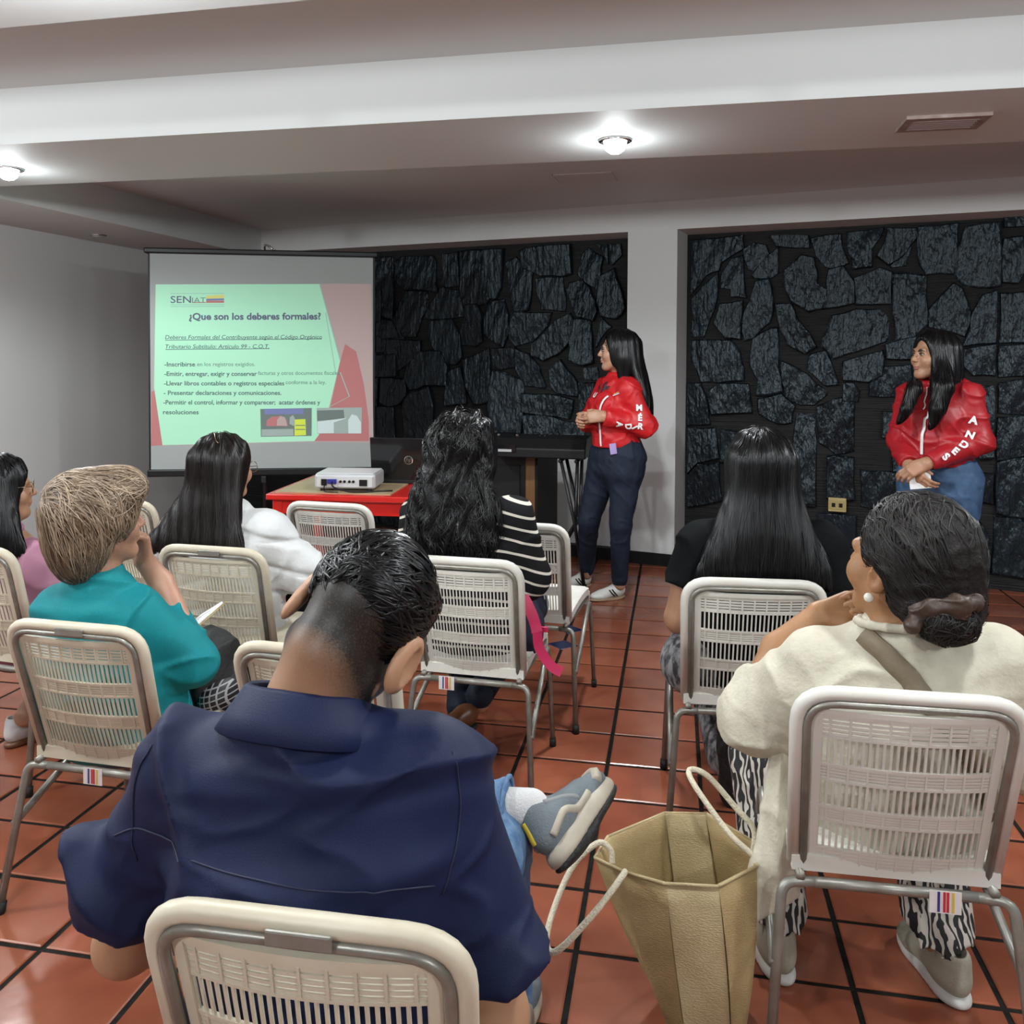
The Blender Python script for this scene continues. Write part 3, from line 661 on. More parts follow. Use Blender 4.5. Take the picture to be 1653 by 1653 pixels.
def sp(a, b, d): return (-hw + a * SW, -.002 - d, SZ1 - b * SH)
def patch(name, poly, m, d, parent=scr):
    mb = MB(); n = len(poly)
    v = [sp(a, b, d) for a, b in poly]; mb.add(v, [tuple(range(n))])
    return mb.build(name, m, parent)
def cpx(x, y):
    """zoomed study coordinates of the cloth -> slide coordinates"""
    t = (y - 80) / 1455.0
    xl = 48 + 14 * t; xr = 1545 - 22 * t
    a = (x - xl) / (xr - xl); yt = 80 + 38 * a; yb = 1535 - 22 * a
    return (a, (y - yt) / (yb - yt))
sl = patch('slide', [cpx(*p) for p in ((85, 288), (1335, 288), (1530, 292), (1530, 1350), (1130, 1345), (62, 1375), (80, 700))], SM['pink'], .0006)
g = patch('slide_green_field', [cpx(*p) for p in ((88, 288), (1175, 290), (1310, 800), (1235, 1100), (1160, 1300), (1130, 1340), (135, 1370), (80, 980))], SM['green'], .0012, sl)
patch('slide_red_field', [cpx(*p) for p in ((1312, 800), (1345, 690), (1420, 740), (1470, 960), (1500, 1200), (1500, 1340), (1130, 1340), (1160, 1300), (1240, 1110))], SM['red'], .0009, sl)
patch('slide_red_field', [cpx(*p) for p in ((62, 1010), (82, 1000), (135, 1370), (62, 1375))], SM['red'], .0009, sl)
def bar(x0, y0, x1, y1, w, m, d=.0018):
    patch('slide_line', [cpx(x0, y0 - w / 2), cpx(x1, y1 - w / 2), cpx(x1, y1 + w / 2), cpx(x0, y0 + w / 2)], m, d, sl)
for y_ in (350, 425, 437): bar(185, y_, 535, y_, 4, SM['line'])
bar(418, 375, 535, 370, 22, SM['yel']); bar(418, 391, 535, 389, 12, SM['blue']); bar(418, 405, 535, 405, 15, SM['red'])
bar(325, 410, 415, 410, 6, SM['red'])
for a, b in (((1175, 290), (1310, 800)), ((1215, 480), (1280, 890)), ((1310, 880), (1370, 1040)), ((1370, 1040), (1235, 1110))):
    mbx = MB(); 
    patch('slide_line', [cpx(a[0] - 3, a[1]), cpx(a[0] + 3, a[1]), cpx(b[0] + 3, b[1]), cpx(b[0] - 3, b[1])], SM['line'], .0017, sl)
def slide_text(txt, x0, x1, y, cap, m, bold=0.0, shear=0.0, d=.002, name='slide_text'):
    """baseline from study point (x0,y) to x1; cap = capital height in study units"""
    me = text_mesh(txt, 1.0, bold=bold, shear=shear)
    xs = [v.co.x for v in me.vertices]
    w = max(xs) - min(xs); mn = min(xs)
    for v in me.vertices:
        a = (v.co.x - mn) / w; X = x0 + (x1 - x0) * a; Yy = y - v.co.y / .70 * cap
        q = cpx(X, Yy); v.co = Vector(sp(q[0], q[1], d))
    me.materials.clear(); me.materials.append(m)
    o = bpy.data.objects.new(name, me); link(o, sl); return o
slide_text('SEN', 185, 318, 412, 46, SM['title'], .006)
slide_text('IAT', 325, 415, 412, 36, SM['grey'], .0)
slide_text('¿Que son los deberes formales?', 305, 1182, 525, 44, SM['title'], .030)
slide_text('Deberes Formales del Contribuyente según el Código Orgánico', 150, 1188, 655, 27, SM['dark'], .004, .18)
slide_text('Tributario Subtítulo: Artículo 99 - C.O.T.', 152, 832, 718, 27, SM['dark'], .004, .18)
bar(150, 662, 1188, 656, 4, SM['dark']); bar(152, 725, 835, 720, 4, SM['dark'])
slide_text('-Inscribirse', 146, 345, 838, 29, SM['dark'], .016); slide_text('en los registros exigidos.', 358, 738, 836, 26, SM['grey'], .003)
slide_text('-Emitir, entregar, exigir y conservar', 146, 750, 902, 29, SM['dark'], .016); slide_text('facturas y otros documentos fiscales.', 758, 1312, 896, 26, SM['grey'], .003)
slide_text('-Llevar libros contables o registros especiales', 144, 932, 966, 29, SM['dark'], .016); slide_text('conforme a la ley.', 942, 1212, 958, 26, SM['grey'], .003)
slide_text('- Presentar declaraciones y comunicaciones.', 142, 912, 1030, 29, SM['dark'], .016)
slide_text('-Permitir el control, informar y comparecer;  acatar órdenes y', 140, 1172, 1094, 29, SM['dark'], .016)
slide_text('resoluciones', 138, 368, 1160, 29, SM['dark'], .016)
def poly(name, pts, m, d): patch(name, [cpx(*p) for p in pts], m, d, sl)
poly('slide_photo', ((772, 1125), (1115, 1118), (1112, 1305), (775, 1312)), SM['photo'], .002)
poly('slide_photo_sky', ((800, 1124), (1060, 1120), (1060, 1158), (800, 1162)), SM['blue'], .0024)
poly('slide_photo_figure', ((810, 1240), (815, 1200), (850, 1175), (880, 1175), (910, 1170), (945, 1195), (955, 1240)), SM['red'], .0026)
poly('slide_photo_figure', ((880, 1236), (884, 1196), (905, 1172), (935, 1180), (950, 1238)), SM['pink'], .0027)
poly('slide_photo_ground', ((780, 1262), (990, 1258), (992, 1304), (780, 1308)), SM['photo2'], .0023)
poly('slide_photo_figure', ((965, 1225), (968, 1180), (988, 1165), (1000, 1185), (998, 1240)), SM['photo2'], .0025)
poly('slide_photo_vest', ((1000, 1195), (1072, 1192), (1075, 1300), (998, 1304)), SM['lime'], .0026)
for y_ in (1235, 1262): bar(1005, y_, 1070, y_, 6, SM['photo'], .0029)
poly('slide_photo', ((1148, 1118), (1455, 1114), (1450, 1288), (1150, 1290)), SM['photo2'], .002)
poly('slide_photo_crowd', ((1150, 1135), (1330, 1130), (1335, 1190), (1150, 1205)), SM['photo'], .0024)
poly('slide_photo_box', ((1152, 1210), (1345, 1185), (1345, 1285), (1152, 1288)), SM['white'], .0026)
poly('slide_photo_box_side', ((1262, 1215), (1345, 1188), (1345, 1285), (1262, 1288)), SM['photo2'], .0028)
poly('slide_photo_shirt', ((1360, 1200), (1385, 1160), (1420, 1170), (1447, 1215), (1447, 1288), (1360, 1288)), SM['white'], .003)

# ------------------------------------------------------------------ red table and what stands on it
tb = empty('red_table', (-1.45, 4.25, 0), math.radians(4), 'low red painted table with a pale wooden top', 'table')
tx0, tx1, ty0, ty1, tz = -.56, .42, -.27, .42, .735
MB().box((tx0, ty0, tz - .03), (tx1, ty1, tz)).build('table_top', M['red_paint'], tb, bevel=.005)
MB().box((tx0 + .03, ty0 + .05, tz), (tx0 + .62, ty1 - .03, tz + .004)).build('wood_inlay', M['woodtop'], tb)
for yy_ in (ty0 + .03, ty1 - .055): MB().box((tx0 + .05, yy_, tz - .1), (tx1 - .05, yy_ + .025, tz - .03)).build('apron', M['red_paint'], tb)
for a, b in ((tx0 + .05, ty0 + .05), (tx1 - .05, ty0 + .05), (tx0 + .05, ty1 - .05), (tx1 - .05, ty1 - .05)):
    MB().box((a - .025, b - .025, 0), (a + .025, b + .025, tz - .03)).build('leg', M['red_paint'], tb, bevel=.004)
# projector
pj = empty('projector', (-1.645, 4.19, tz + .004), math.radians(8), 'small silver projector on the red table', 'projector')
MB().box((-.155, -.115, .012), (.155, .115, .088)).build('body', M['silver_plastic'], pj, bevel=.014, seg=3)
MB().box((-.145, -.104, .087), (.145, .104, .0905)).build('top_cover', mat('pale_silver', (.58, .6, .6), .3), pj, bevel=.003)
MB().box((-.14, -.118, .022), (.14, -.114, .072)).build('port_panel', mat('port_panel', (.55, .55, .55), .4), pj)
MB().box((-.118, -.123, .03), (-.09, -.117, .062)).build('port', M['black_plastic'], pj)
MB().box((-.085, -.131, .04), (-.04, -.117, .062)).build('port', mat('blue_plug', (.02, .025, .22), .4), pj)
for k, x in enumerate((-.02, .0, .025, .045)):
    MB().lathe([(.007, 0), (.007, .006)], n=10, M4=Matrix.Translation((x, -.117, .05)) @ Matrix.Rotation(math.pi / 2, 4, 'X')).build('port', M['black_plastic'], pj)
MB().box((.075, -.121, .028), (.115, -.117, .06)).build('port', M['black_plastic'], pj)
MB().lathe([(.035, 0), (.035, .02), (.028, .024)], n=20, M4=Matrix.Translation((-.07, .114, .055)) @ Matrix.Rotation(-math.pi / 2, 4, 'X')).build('lens', M['black_gloss'], pj, True)
for a in (-.12, .12):
    for b in (-.085, .085): MB().lathe([(.012, 0), (.012, .014)], c=(a, b, 0), n=10).build('foot', M['rubber'], pj)
pc = MB().tube(arc_path([(-.062, -.13, .05), (-.05, -.17, .03), (0.03, -.16, .004), (.12, -.15, .004), (.16, -.12, .004), (.24, -.1, .004)], .03, 4), .004, 6)
pc.tube(arc_path([(-.1, -.12, .035), (-.1, -.15, .006), (-.08, -.16, .004), (-.02, -.17, .004)], .02, 4), .0025, 6)
pc.build('cable', M['black_plastic'], pj, True)
# laptop seen from behind its lid
lp = empty('laptop', (-1.415, 4.40, tz + .001), math.radians(4), 'open black laptop standing on the red table', 'laptop')
MB().box((-.185, .0, .0), (.185, .25, .022)).build('base', M['black_plastic'], lp, bevel=.004)
LM = Matrix.Translation((0, .012, .018)) @ Matrix.Rotation(math.radians(9), 4, 'X')
MB().box((-.188, -.007, 0), (.188, .006, .235), LM).build('lid', M['black_gloss'], lp, bevel=.004)
MB().lathe([(.024, 0), (.024, .0015), (.020, .002)], n=20, M4=LM @ Matrix.Translation((.02, -.007, .115)) @ Matrix.Rotation(math.pi / 2, 4, 'X')).build('emblem_ring', M['chrome'], lp)
MB().lathe([(.0195, .0), (.0195, .0026)], n=20, M4=LM @ Matrix.Translation((.02, -.007, .115)) @ Matrix.Rotation(math.pi / 2, 4, 'X')).build('emblem_disc', M['black_plastic'], lp)
text_obj('emblem_letters', 'hp', .034, M['chrome'], LM @ Matrix.Translation((.004, -.0102, .108)) @ Matrix.Rotation(math.pi / 2, 4, 'X'), lp, shear=.25)
MB().box((.098, -.009, .205), (.142, -.0072, .219), LM).build('white_label', M['paper'], lp)
# music keyboard on its folding stand
kb = empty('music_keyboard', (-.855, 5.33, .80), math.radians(-2), 'black electronic keyboard lying on a folding stand', 'keyboard')
MB().prism([(0, 0), (.30, 0), (.30, .115), (.26, .125), (.06, .115), (0, .06)], lambda p: (-.33, p[0] - .15, p[1]), lambda p: (.33, p[0] - .15, p[1])).build('case', M['black_plastic'], kb, bevel=.008)
MB().box((-.26, -.158, .03), (-.1, -.146, .085)).build('control_panel', M['black_gloss'], kb, bevel=.006)
MB().box((-.21, -.163, .036), (-.125, -.157, .052)).build('display', M['silver_plastic'], kb)
for x in (-.25, -.13, .02, .05): MB().lathe([(.009, 0), (.008, .012)], c=(x, .02, .117), n=10).build('knob', M['chrome'] if x < -.1 else M['black_plastic'], kb)
MB().tube([(-.15, .05, .118), (-.15, .05, .20)], .006, 8).tube([(-.12, .05, .118), (-.12, .05, .16)], .005, 8).build('stand_pin', M['black_plastic'], kb, True)
ks = empty('keyboard_stand', (-.855, 5.33, 0), math.radians(-2), 'black folding X stand under the electronic keyboard', 'stand')
for y_ in (-.1, .1):
    MB().tube([(.17, y_, .795), (.26, y_, .40), (.32, y_, .02)], .011, 8).build('strut', M['dark_metal'], ks, True)
    MB().tube([(.27, y_ + .03, .795), (.26, y_ + .03, .40), (.05, y_ + .03, .02)], .011, 8).build('strut', M['dark_metal'], ks, True)
for xx_ in (.17, .27): MB().tube([(xx_, -.13, .785), (xx_, .16, .785)], .012, 8).build('support_bar', M['dark_metal'], ks, True)
for xx_ in (.32, .05): MB().tube([(xx_, -.16, .014), (xx_, .2, .014)], .012, 8).build('foot_bar', M['dark_metal'], ks, True)
cab = empty('speaker_cabinet', (-1.09, 5.62, 0), math.radians(-13.5), 'black cabinet with a brown wooden edge beneath the keyboard', 'cabinet')
MB().box((-.42, -.15, 0), (.19, .22, .775)).build('body', M['black_plastic'], cab, bevel=.006)
MB().box((.19, -.155, 0), (.255, .22, .78)).build('wooden_side', M['brown_wood'], cab, bevel=.004)
MB().box((-.38, -.158, .06), (.15, -.15, .72)).build('front_cloth', mat('black_speaker_cloth', (.008, .008, .008), .9), cab)
MB().box((.255, -.15, .03), (.272, .2, .77)).build('black_edge', M['trim_black'], cab)

# ------------------------------------------------------------------ jute tote bag
tote = empty('tote_bag', (.06, 1.86, 0), 0, 'beige jute tote bag with rope handles standing on the floor', 'bag')
top = [(-.222, -.02, .335), (-.155, -.085, .345), (-.07, -.10, .350), (.035, -.105, .355), (.115, -.04, .362), (.125, .06, .365), (.02, .135, .375), (-.075, .12, .37), (-.2, .06, .345)]
bot = [(-.05, -.03, .0), (-.045, -.10, .0), (-.02, -.115, .0), (.065, -.115, .0), (.085, -.09, .0), (.085, .08, .0), (.07, .105, .0), (-.02, .105, .0), (-.05, .08, .0)]
top = [Vector(p) for p in top]; bot = [Vector(p) for p in bot]
def bag_panel(name, ids, m, bulge=.012):
    v = []; f = []; R = 8; K = len(ids)
    for t in (0, .007):
        for r in range(R + 1):
            s = r / R
            for i in ids:
                p = bot[i].lerp(top[i], s)
                c = (sum(bot, Vector()) / 9).lerp(sum(top, Vector()) / 9, s)
                o_ = (p - c); o_.z = 0; o_.normalize()
                p = p + o_ * (bulge * math.sin(s * math.pi) - t) + Vector((0, 0, .006 * math.sin(i * 2.1) * s * s))
                v.append(p)
    n = (R + 1) * K
    for r in range(R):
        for k in range(K - 1):
            a = r * K + k; f.append((a, a + 1, a + K + 1, a + K)); f.append((n + a, n + a + K, n + a + K + 1, n + a + 1))
    for k in range(K - 1):
        a = R * K + k; f.append((a, a + 1, n + a + 1, n + a))
    return mesh_obj(name, v, f, m, tote, True)
bag_panel('side_panel', [0, 1, 2], M['jute']); bag_panel('gusset', [2, 3], M['jute_light'], .006); bag_panel('side_panel', [3, 4, 5], M['jute'])
bag_panel('back_panel', [5, 6], M['jute']); bag_panel('gusset', [6, 7], M['jute_light'], .004); bag_panel('back_panel', [7, 8, 0], M['jute'])
mesh_obj('bag_base', [p + Vector((0, 0, .004)) for p in bot], [tuple(range(9))], M['jute'], tote)
hem = MB()
for a, b in ((0, 1), (1, 2), (2, 3), (3, 4), (4, 5), (5, 6), (6, 7), (7, 8), (8, 0)):
    hem.tube([top[a] + Vector((0, 0, .006 * math.sin(a * 2.1))), top[b] + Vector((0, 0, .006 * math.sin(b * 2.1)))], .0035, 6)
hem.build('top_hem', M['jute_light'], tote, True)
def smooth_path(P, n=10):
    P = [Vector(p) for p in P]; out = []
    for i in range(len(P) - 1):
        p0 = P[max(i - 1, 0)]; p1 = P[i]; p2 = P[i + 1]; p3 = P[min(i + 2, len(P) - 1)]
        for k in range(n):
            t = k / n
            out.append(0.5 * ((2 * p1) + (p2 - p0) * t + (2 * p0 - 5 * p1 + 4 * p2 - p3) * t * t + (3 * p1 - p0 - 3 * p2 + p3) * t ** 3))
    out.append(P[-1]); return out
hA = smooth_path([(-.165, -.06, .325), (-.155, -.10, .355), (-.21, -.17, .31), (-.285, -.19, .235), (-.31, -.12, .23), (-.275, -.03, .305), (-.22, .0, .355), (-.19, .0, .345), (-.185, -.01, .32)], 6)
MB().tube(hA, .0065, 8).build('rope_handle', M['rope'], tote, True)
hB = smooth_path([(.115, .0, .33), (.11, -.01, .37), (.06, .0, .41), (-.01, .06, .475), (-.02, .10, .49), (.02, .11, .475), (.08, .09, .42), (.118, .07, .385), (.115, .05, .34)], 6)
MB().tube(hB, .0065, 8).build('rope_handle', M['rope'], tote, True)

# ------------------------------------------------------------------ smooth solids for bodies, clothes and hair
F4 = np.float32
def V3(p): return np.asarray(p, dtype=F4)
def nrm2(q): return np.sqrt(np.einsum('ij,ij->i', q, q))
def smin(a, b, k):
    if k <= 0: return np.minimum(a, b)
    h = np.maximum(k - np.abs(a - b), 0.0) / k
    return np.minimum(a, b) - h * h * k * 0.25
def rotm(yaw=0, pitch=0, roll=0):
    """local x right, y forward, z up; yaw to the left, pitch up, roll to the right (degrees)"""
    return np.array((Matrix.Rotation(math.radians(yaw), 3, 'Z') @ Matrix.Rotation(math.radians(pitch), 3, 'X') @ Matrix.Rotation(math.radians(roll), 3, 'Y')), dtype=F4)
class Sol:
    def __init__(s): s.p = []; s.post = []; s.disp = None
    def _add(s, fn, lo, hi, k, op): s.p.append((fn, V3(lo), V3(hi), k, op)); return s
    def rc(s, a, b, ra, rb, k=.02, op='u'):
        a, b = V3(a), V3(b); ba = b - a; L = max(ba @ ba, 1e-9); m = max(ra, rb)
        def fn(P):
            t = np.clip(((P - a) @ ba) / L, 0, 1)
            return nrm2(P - a - t[:, None] * ba) - (F4(ra) + F4(rb - ra) * t)
        return s._add(fn, np.minimum(a, b) - m, np.maximum(a, b) + m, k, op)
    def el(s, c, r, R=None, k=.02, op='u'):
        c, r = V3(c), V3(r); m = r.max(); R = None if R is None else R.astype(F4); r2 = r * r; rm = r.min()
        def fn(P):
            q = P - c
            if R is not None: q = q @ R
            k0 = nrm2(q / r); k1 = nrm2(q / r2)
            return np.where(k1 > 1e-6, k0 * (k0 - F4(1.0)) / np.maximum(k1, F4(1e-6)), -rm)
        return s._add(fn, c - m, c + m, k, op)
    def chain(s, pts, rads, k=.02):
        for i in range(len(pts) - 1): s.rc(pts[i], pts[i + 1], rads[i], rads[i + 1], k if i == 0 else .012)
        return s
    def loft(s, pts, rad, right=(1, 0, 0), k=.03, cap=.6, op='u'):
        pts = [V3(p) for p in pts]; r0 = V3(right); m = max(max(q) for q in rad)
        segs = []
        for i in range(len(pts) - 1):
            d = pts[i + 1] - pts[i]; L = np.linalg.norm(d); d = d / L
            r = r0 - d * (r0 @ d); r /= np.linalg.norm(r); f = np.cross(d, r)
            segs.append((pts[i], d, L, r, f, V3(rad[i]), V3(rad[i + 1])))
        n = len(segs)
        def fn(P):
            out = np.full(len(P), 9.0, F4)
            for i, (a, d, L, r, f, q0, q1) in enumerate(segs):
                q = P - a; h = q @ d; t = np.clip(h / L, 0, 1); e = np.where(h < 0, -h, np.where(h > L, h - L, 0))
                rx = q0[0] + (q1[0] - q0[0]) * t; ry = q0[1] + (q1[1] - q0[1]) * t
                rz = np.minimum(rx, ry) * (cap if ((i == 0) or (i == n - 1)) else .5)
                x = q @ r; y = q @ f
                g = np.sqrt((x / rx) ** 2 + (y / ry) ** 2 + (e / rz) ** 2)
                g2 = np.sqrt((x / rx ** 2) ** 2 + (y / ry ** 2) ** 2 + (e / rz ** 2) ** 2)
                dd = np.where(g2 > 1e-6, g * (g - 1) / np.maximum(g2, 1e-6), -np.minimum(rx, ry))
                out = np.minimum(out, dd) if i == 0 else smin(out, dd, .015)
            return out
        P = np.array(pts)
        return s._add(fn, P.min(0) - m, P.max(0) + m, k, op)
    def curtain(s, pts, rad, right=(1, 0, 0), k=.05):
        """hanging sheet: elliptical section that varies smoothly with height"""
        P = np.array([tuple(p) for p in smooth_path(pts, 10)]); Q = np.array([tuple(p) for p in smooth_path([(a, b, 0) for a, b in rad], 10)])
        o = np.argsort(P[:, 2]); zz = P[o, 2]; cx, cy, rx, ry = P[o, 0], P[o, 1], Q[o, 0], Q[o, 1]; r = V3(right); r = r / np.linalg.norm(r); f = np.array([-r[1], r[0], 0]); m = Q.max()
        def fn(X):
            z = X[:, 2]; dx = X[:, 0] - np.interp(z, zz, cx); dy = X[:, 1] - np.interp(z, zz, cy); a = np.interp(z, zz, rx); b = np.interp(z, zz, ry)
            u = dx * r[0] + dy * r[1]; w = dx * f[0] + dy * f[1]; e = np.maximum(np.maximum(zz[0] - z, z - zz[-1]), 0); rz = np.minimum(a, b) * .6
            g = np.sqrt((u / a) ** 2 + (w / b) ** 2 + (e / rz) ** 2); g2 = np.sqrt((u / a ** 2) ** 2 + (w / b ** 2) ** 2 + (e / rz ** 2) ** 2)
            return np.where(g2 > 1e-6, g * (g - 1) / np.maximum(g2, 1e-6), -np.minimum(a, b))
        return s._add(fn, P.min(0) - m, P.max(0) + m, k, 'u')
    def keep(s, pt, nrm, k=0.0):
        """keep the half space on the +nrm side"""
        pt, n = V3(pt), V3(nrm); n = n / np.linalg.norm(n)
        s.post.append((lambda P: -((P - pt) @ n), k)); return s
    def keep_fn(s, fn, k=0.0): s.post.append((fn, k)); return s
    def ev(s, P):
        P = np.asarray(P, dtype=F4); d = np.full(len(P), 1.0, F4); M_ = .075
        pl = P.min(0) - M_; ph = P.max(0) + M_; small = (ph - pl).max() < .36
        for fn, lo, hi, k, op in s.p:
            if (pl > hi).any() or (ph < lo).any(): continue
            if small: q = fn(P); c = d; msk = slice(None)
            else:
                a, b = lo - M_, hi + M_
                msk = (P[:, 0] > a[0]) & (P[:, 0] < b[0]) & (P[:, 1] > a[1]) & (P[:, 1] < b[1]) & (P[:, 2] > a[2]) & (P[:, 2] < b[2])
                if not msk.any(): continue
                q = fn(P[msk]); c = d[msk]
            if op == 'u': d[msk] = smin(c, q, k)
            elif op == 's': d[msk] = -smin(-c, q, k)
            elif op == 'i': d[msk] = -smin(-c, -q, k)
        if s.disp is not None:
            near = np.abs(d) < .08
            if near.any(): d[near] += s.disp(P[near])
        for fn, k in s.post: d = -smin(-d, -fn(P), k)
        return d
    def grad(s, P, e=.002):
        g = np.stack([s.ev(P + V3(o)) - s.ev(P - V3(o)) for o in ((e, 0, 0), (0, e, 0), (0, 0, e))], 1)
        return g / np.maximum(np.linalg.norm(g, axis=1, keepdims=True), 1e-9)
    def fgrad(s, P, e=.002):
        d0 = s.ev(P); g = np.stack([s.ev(P + V3(o)) - d0 for o in ((e, 0, 0), (0, e, 0), (0, 0, e))], 1)
        return d0, g / np.maximum(np.linalg.norm(g, axis=1, keepdims=True), 1e-9)
    def bounds(s):
        u = [(lo, hi) for _, lo, hi, _, op in s.p if op == 'u']
        return np.min([a for a, _ in u], 0), np.max([b for _, b in u], 0)
    def polygonize(s, res):
        lo, hi = s.bounds(); lo = lo - 3 * res - .012; hi = hi + 3 * res + .012
        B = 8; nb = np.ceil((hi - lo) / (res * B)).astype(int) + 1
        gi = np.stack(np.meshgrid(*[np.arange(n) for n in nb], indexing='ij'), -1).reshape(-1, 3)
        cen = (lo + (gi * B + (B - 1) / 2) * res).astype(F4)
        dc = s.ev(cen); act = np.abs(dc) < res * B * 1.05 + .012
        D = np.repeat(np.repeat(np.repeat(np.where(dc > 0, 1.0, -1.0).reshape(nb), B, 0), B, 1), B, 2).astype(np.float32)
        off = np.stack(np.meshgrid(*[np.arange(B)] * 3, indexing='ij'), -1).reshape(-1, 3)
        ai = gi[act]
        G3 = max(1, int(.13 / (res * B))); key = (ai // G3) @ np.array([1000000, 1000, 1]); order = np.argsort(key, kind='stable'); ai = ai[order]; key = key[order]
        cutp = np.flatnonzero(np.diff(key)) + 1
        for blk in np.split(ai, cutp):
            if not len(blk): continue
            ijk = (blk[:, None, :] * B + off[None]).reshape(-1, 3)
            D[ijk[:, 0], ijk[:, 1], ijk[:, 2]] = s.ev((lo + ijk * res).astype(F4))
        ins = D < 0
        c8 = [(i, j, k) for i in (0, 1) for j in (0, 1) for k in (0, 1)]
        sh = [n - 1 for n in D.shape]
        cnt = np.zeros(sh, np.int8)
        for i, j, k in c8: cnt += ins[i:i + sh[0], j:j + sh[1], k:k + sh[2]]
        cell = np.argwhere((cnt > 0) & (cnt < 8))
        vid = np.full(sh, -1, np.int32); vid[cell[:, 0], cell[:, 1], cell[:, 2]] = np.arange(len(cell))
        val = np.stack([D[cell[:, 0] + i, cell[:, 1] + j, cell[:, 2] + k] for i, j, k in c8], 1).astype(np.float64)
        acc = np.zeros((len(cell), 3)); num = np.zeros(len(cell)); C8 = np.array(c8, float)
        for a in range(8):
            for b in range(a + 1, 8):
                if np.abs(C8[a] - C8[b]).sum() != 1: continue
                x = (val[:, a] < 0) != (val[:, b] < 0); t = val[:, a] / np.where(x, val[:, a] - val[:, b], 1)
                p = C8[a] + t[:, None] * (C8[b] - C8[a]); acc[x] += p[x]; num[x] += 1
        verts = lo + (cell + acc / np.maximum(num, 1)[:, None]) * res
        quads = []
        for ax in range(3):
            sl0 = [slice(None)] * 3; sl1 = [slice(None)] * 3; sl0[ax] = slice(0, -1); sl1[ax] = slice(1, None)
            A_, B_ = ins[tuple(sl0)], ins[tuple(sl1)]
            e = np.argwhere(A_ != B_); u, w = [(1, 2), (2, 0), (0, 1)][ax]
            ok = (e[:, u] > 0) & (e[:, w] > 0) & (e[:, u] < sh[u]) & (e[:, w] < sh[w]); e = e[ok]
            flip = B_[e[:, 0], e[:, 1], e[:, 2]]
            q = []
            for du, dw in ((-1, -1), (0, -1), (0, 0), (-1, 0)):
                c = e.copy(); c[:, u] += du; c[:, w] += dw; q.append(vid[c[:, 0], c[:, 1], c[:, 2]])
            q = np.stack(q, 1); q[flip] = q[flip][:, ::-1]; quads.append(q)
        F = np.concatenate(quads); F = F[(F >= 0).all(1)]
        return verts, F
    def mesh(s, name, res, m, root, smooth_it=1):
        v, f = s.polygonize(res)
        if smooth_it:        # relax the grid pattern
            E = np.concatenate([f[:, [0, 1]], f[:, [1, 2]], f[:, [2, 3]], f[:, [3, 0]]])
            for _ in range(smooth_it):
                i_ = np.concatenate([E[:, 0], E[:, 1]]); o_ = np.concatenate([E[:, 1], E[:, 0]]); n = np.bincount(i_, minlength=len(v))
                acc = np.stack([np.bincount(i_, v[o_, c], minlength=len(v)) for c in range(3)], 1)
                v = v * .5 + .5 * acc / np.maximum(n, 1)[:, None]
        return np_mesh(name, v, f, m, root)
def np_mesh(name, v, f, m, root, smooth=True):
    """verts in world space; root only moves"""
    off = np.array(root.location) if root is not None else np.zeros(3)
    me = bpy.data.meshes.new(name); n = f.shape[1]
    me.vertices.add(len(v)); me.vertices.foreach_set('co', (v - off).astype(np.float32).ravel())
    me.loops.add(len(f) * n); me.loops.foreach_set('vertex_index', f.astype(np.int32).ravel())
    me.polygons.add(len(f)); me.polygons.foreach_set('loop_start', np.arange(0, len(f) * n, n, dtype=np.int32))
    me.update(calc_edges=True); me.validate()
    if smooth: me.polygons.foreach_set('use_smooth', np.ones(len(me.polygons), bool))
    me.materials.append(m)
    o = bpy.data.objects.new(name, me); return link(o, root)
_rng = np.random.default_rng(3)
def waves(freq, seed=0, n=6, aniso=(1, 1, 1)):
    g = np.random.default_rng(seed); U = g.normal(size=(n, 3)); U /= np.linalg.norm(U, axis=1)[:, None]; ph = g.uniform(0, 6.28, n).astype(F4)
    W = g.normal(size=(n, 3)).astype(F4); U = U.astype(F4); an = V3(aniso) * F4(freq)
    def fn(P):
        q = P.astype(F4) * an; o = np.zeros(len(P), F4); A = q @ U.T + ph; B = q @ W.T * F4(.5) + ph * 2
        for i in range(n): o += np.sin(A[:, i] + F4(1.4) * np.sin(B[:, i]))
        return o / n
    return fn
def folds(amp, freq, seed=0, aniso=(1, 1, 1), ridge=True):
    w = waves(freq, seed, 5, aniso)
    if ridge: return lambda P: amp * (.55 - 1.6 * np.clip(1 - np.abs(w(P)) / .32, 0, 1) ** 1.6)
    return lambda P: amp * w(P)
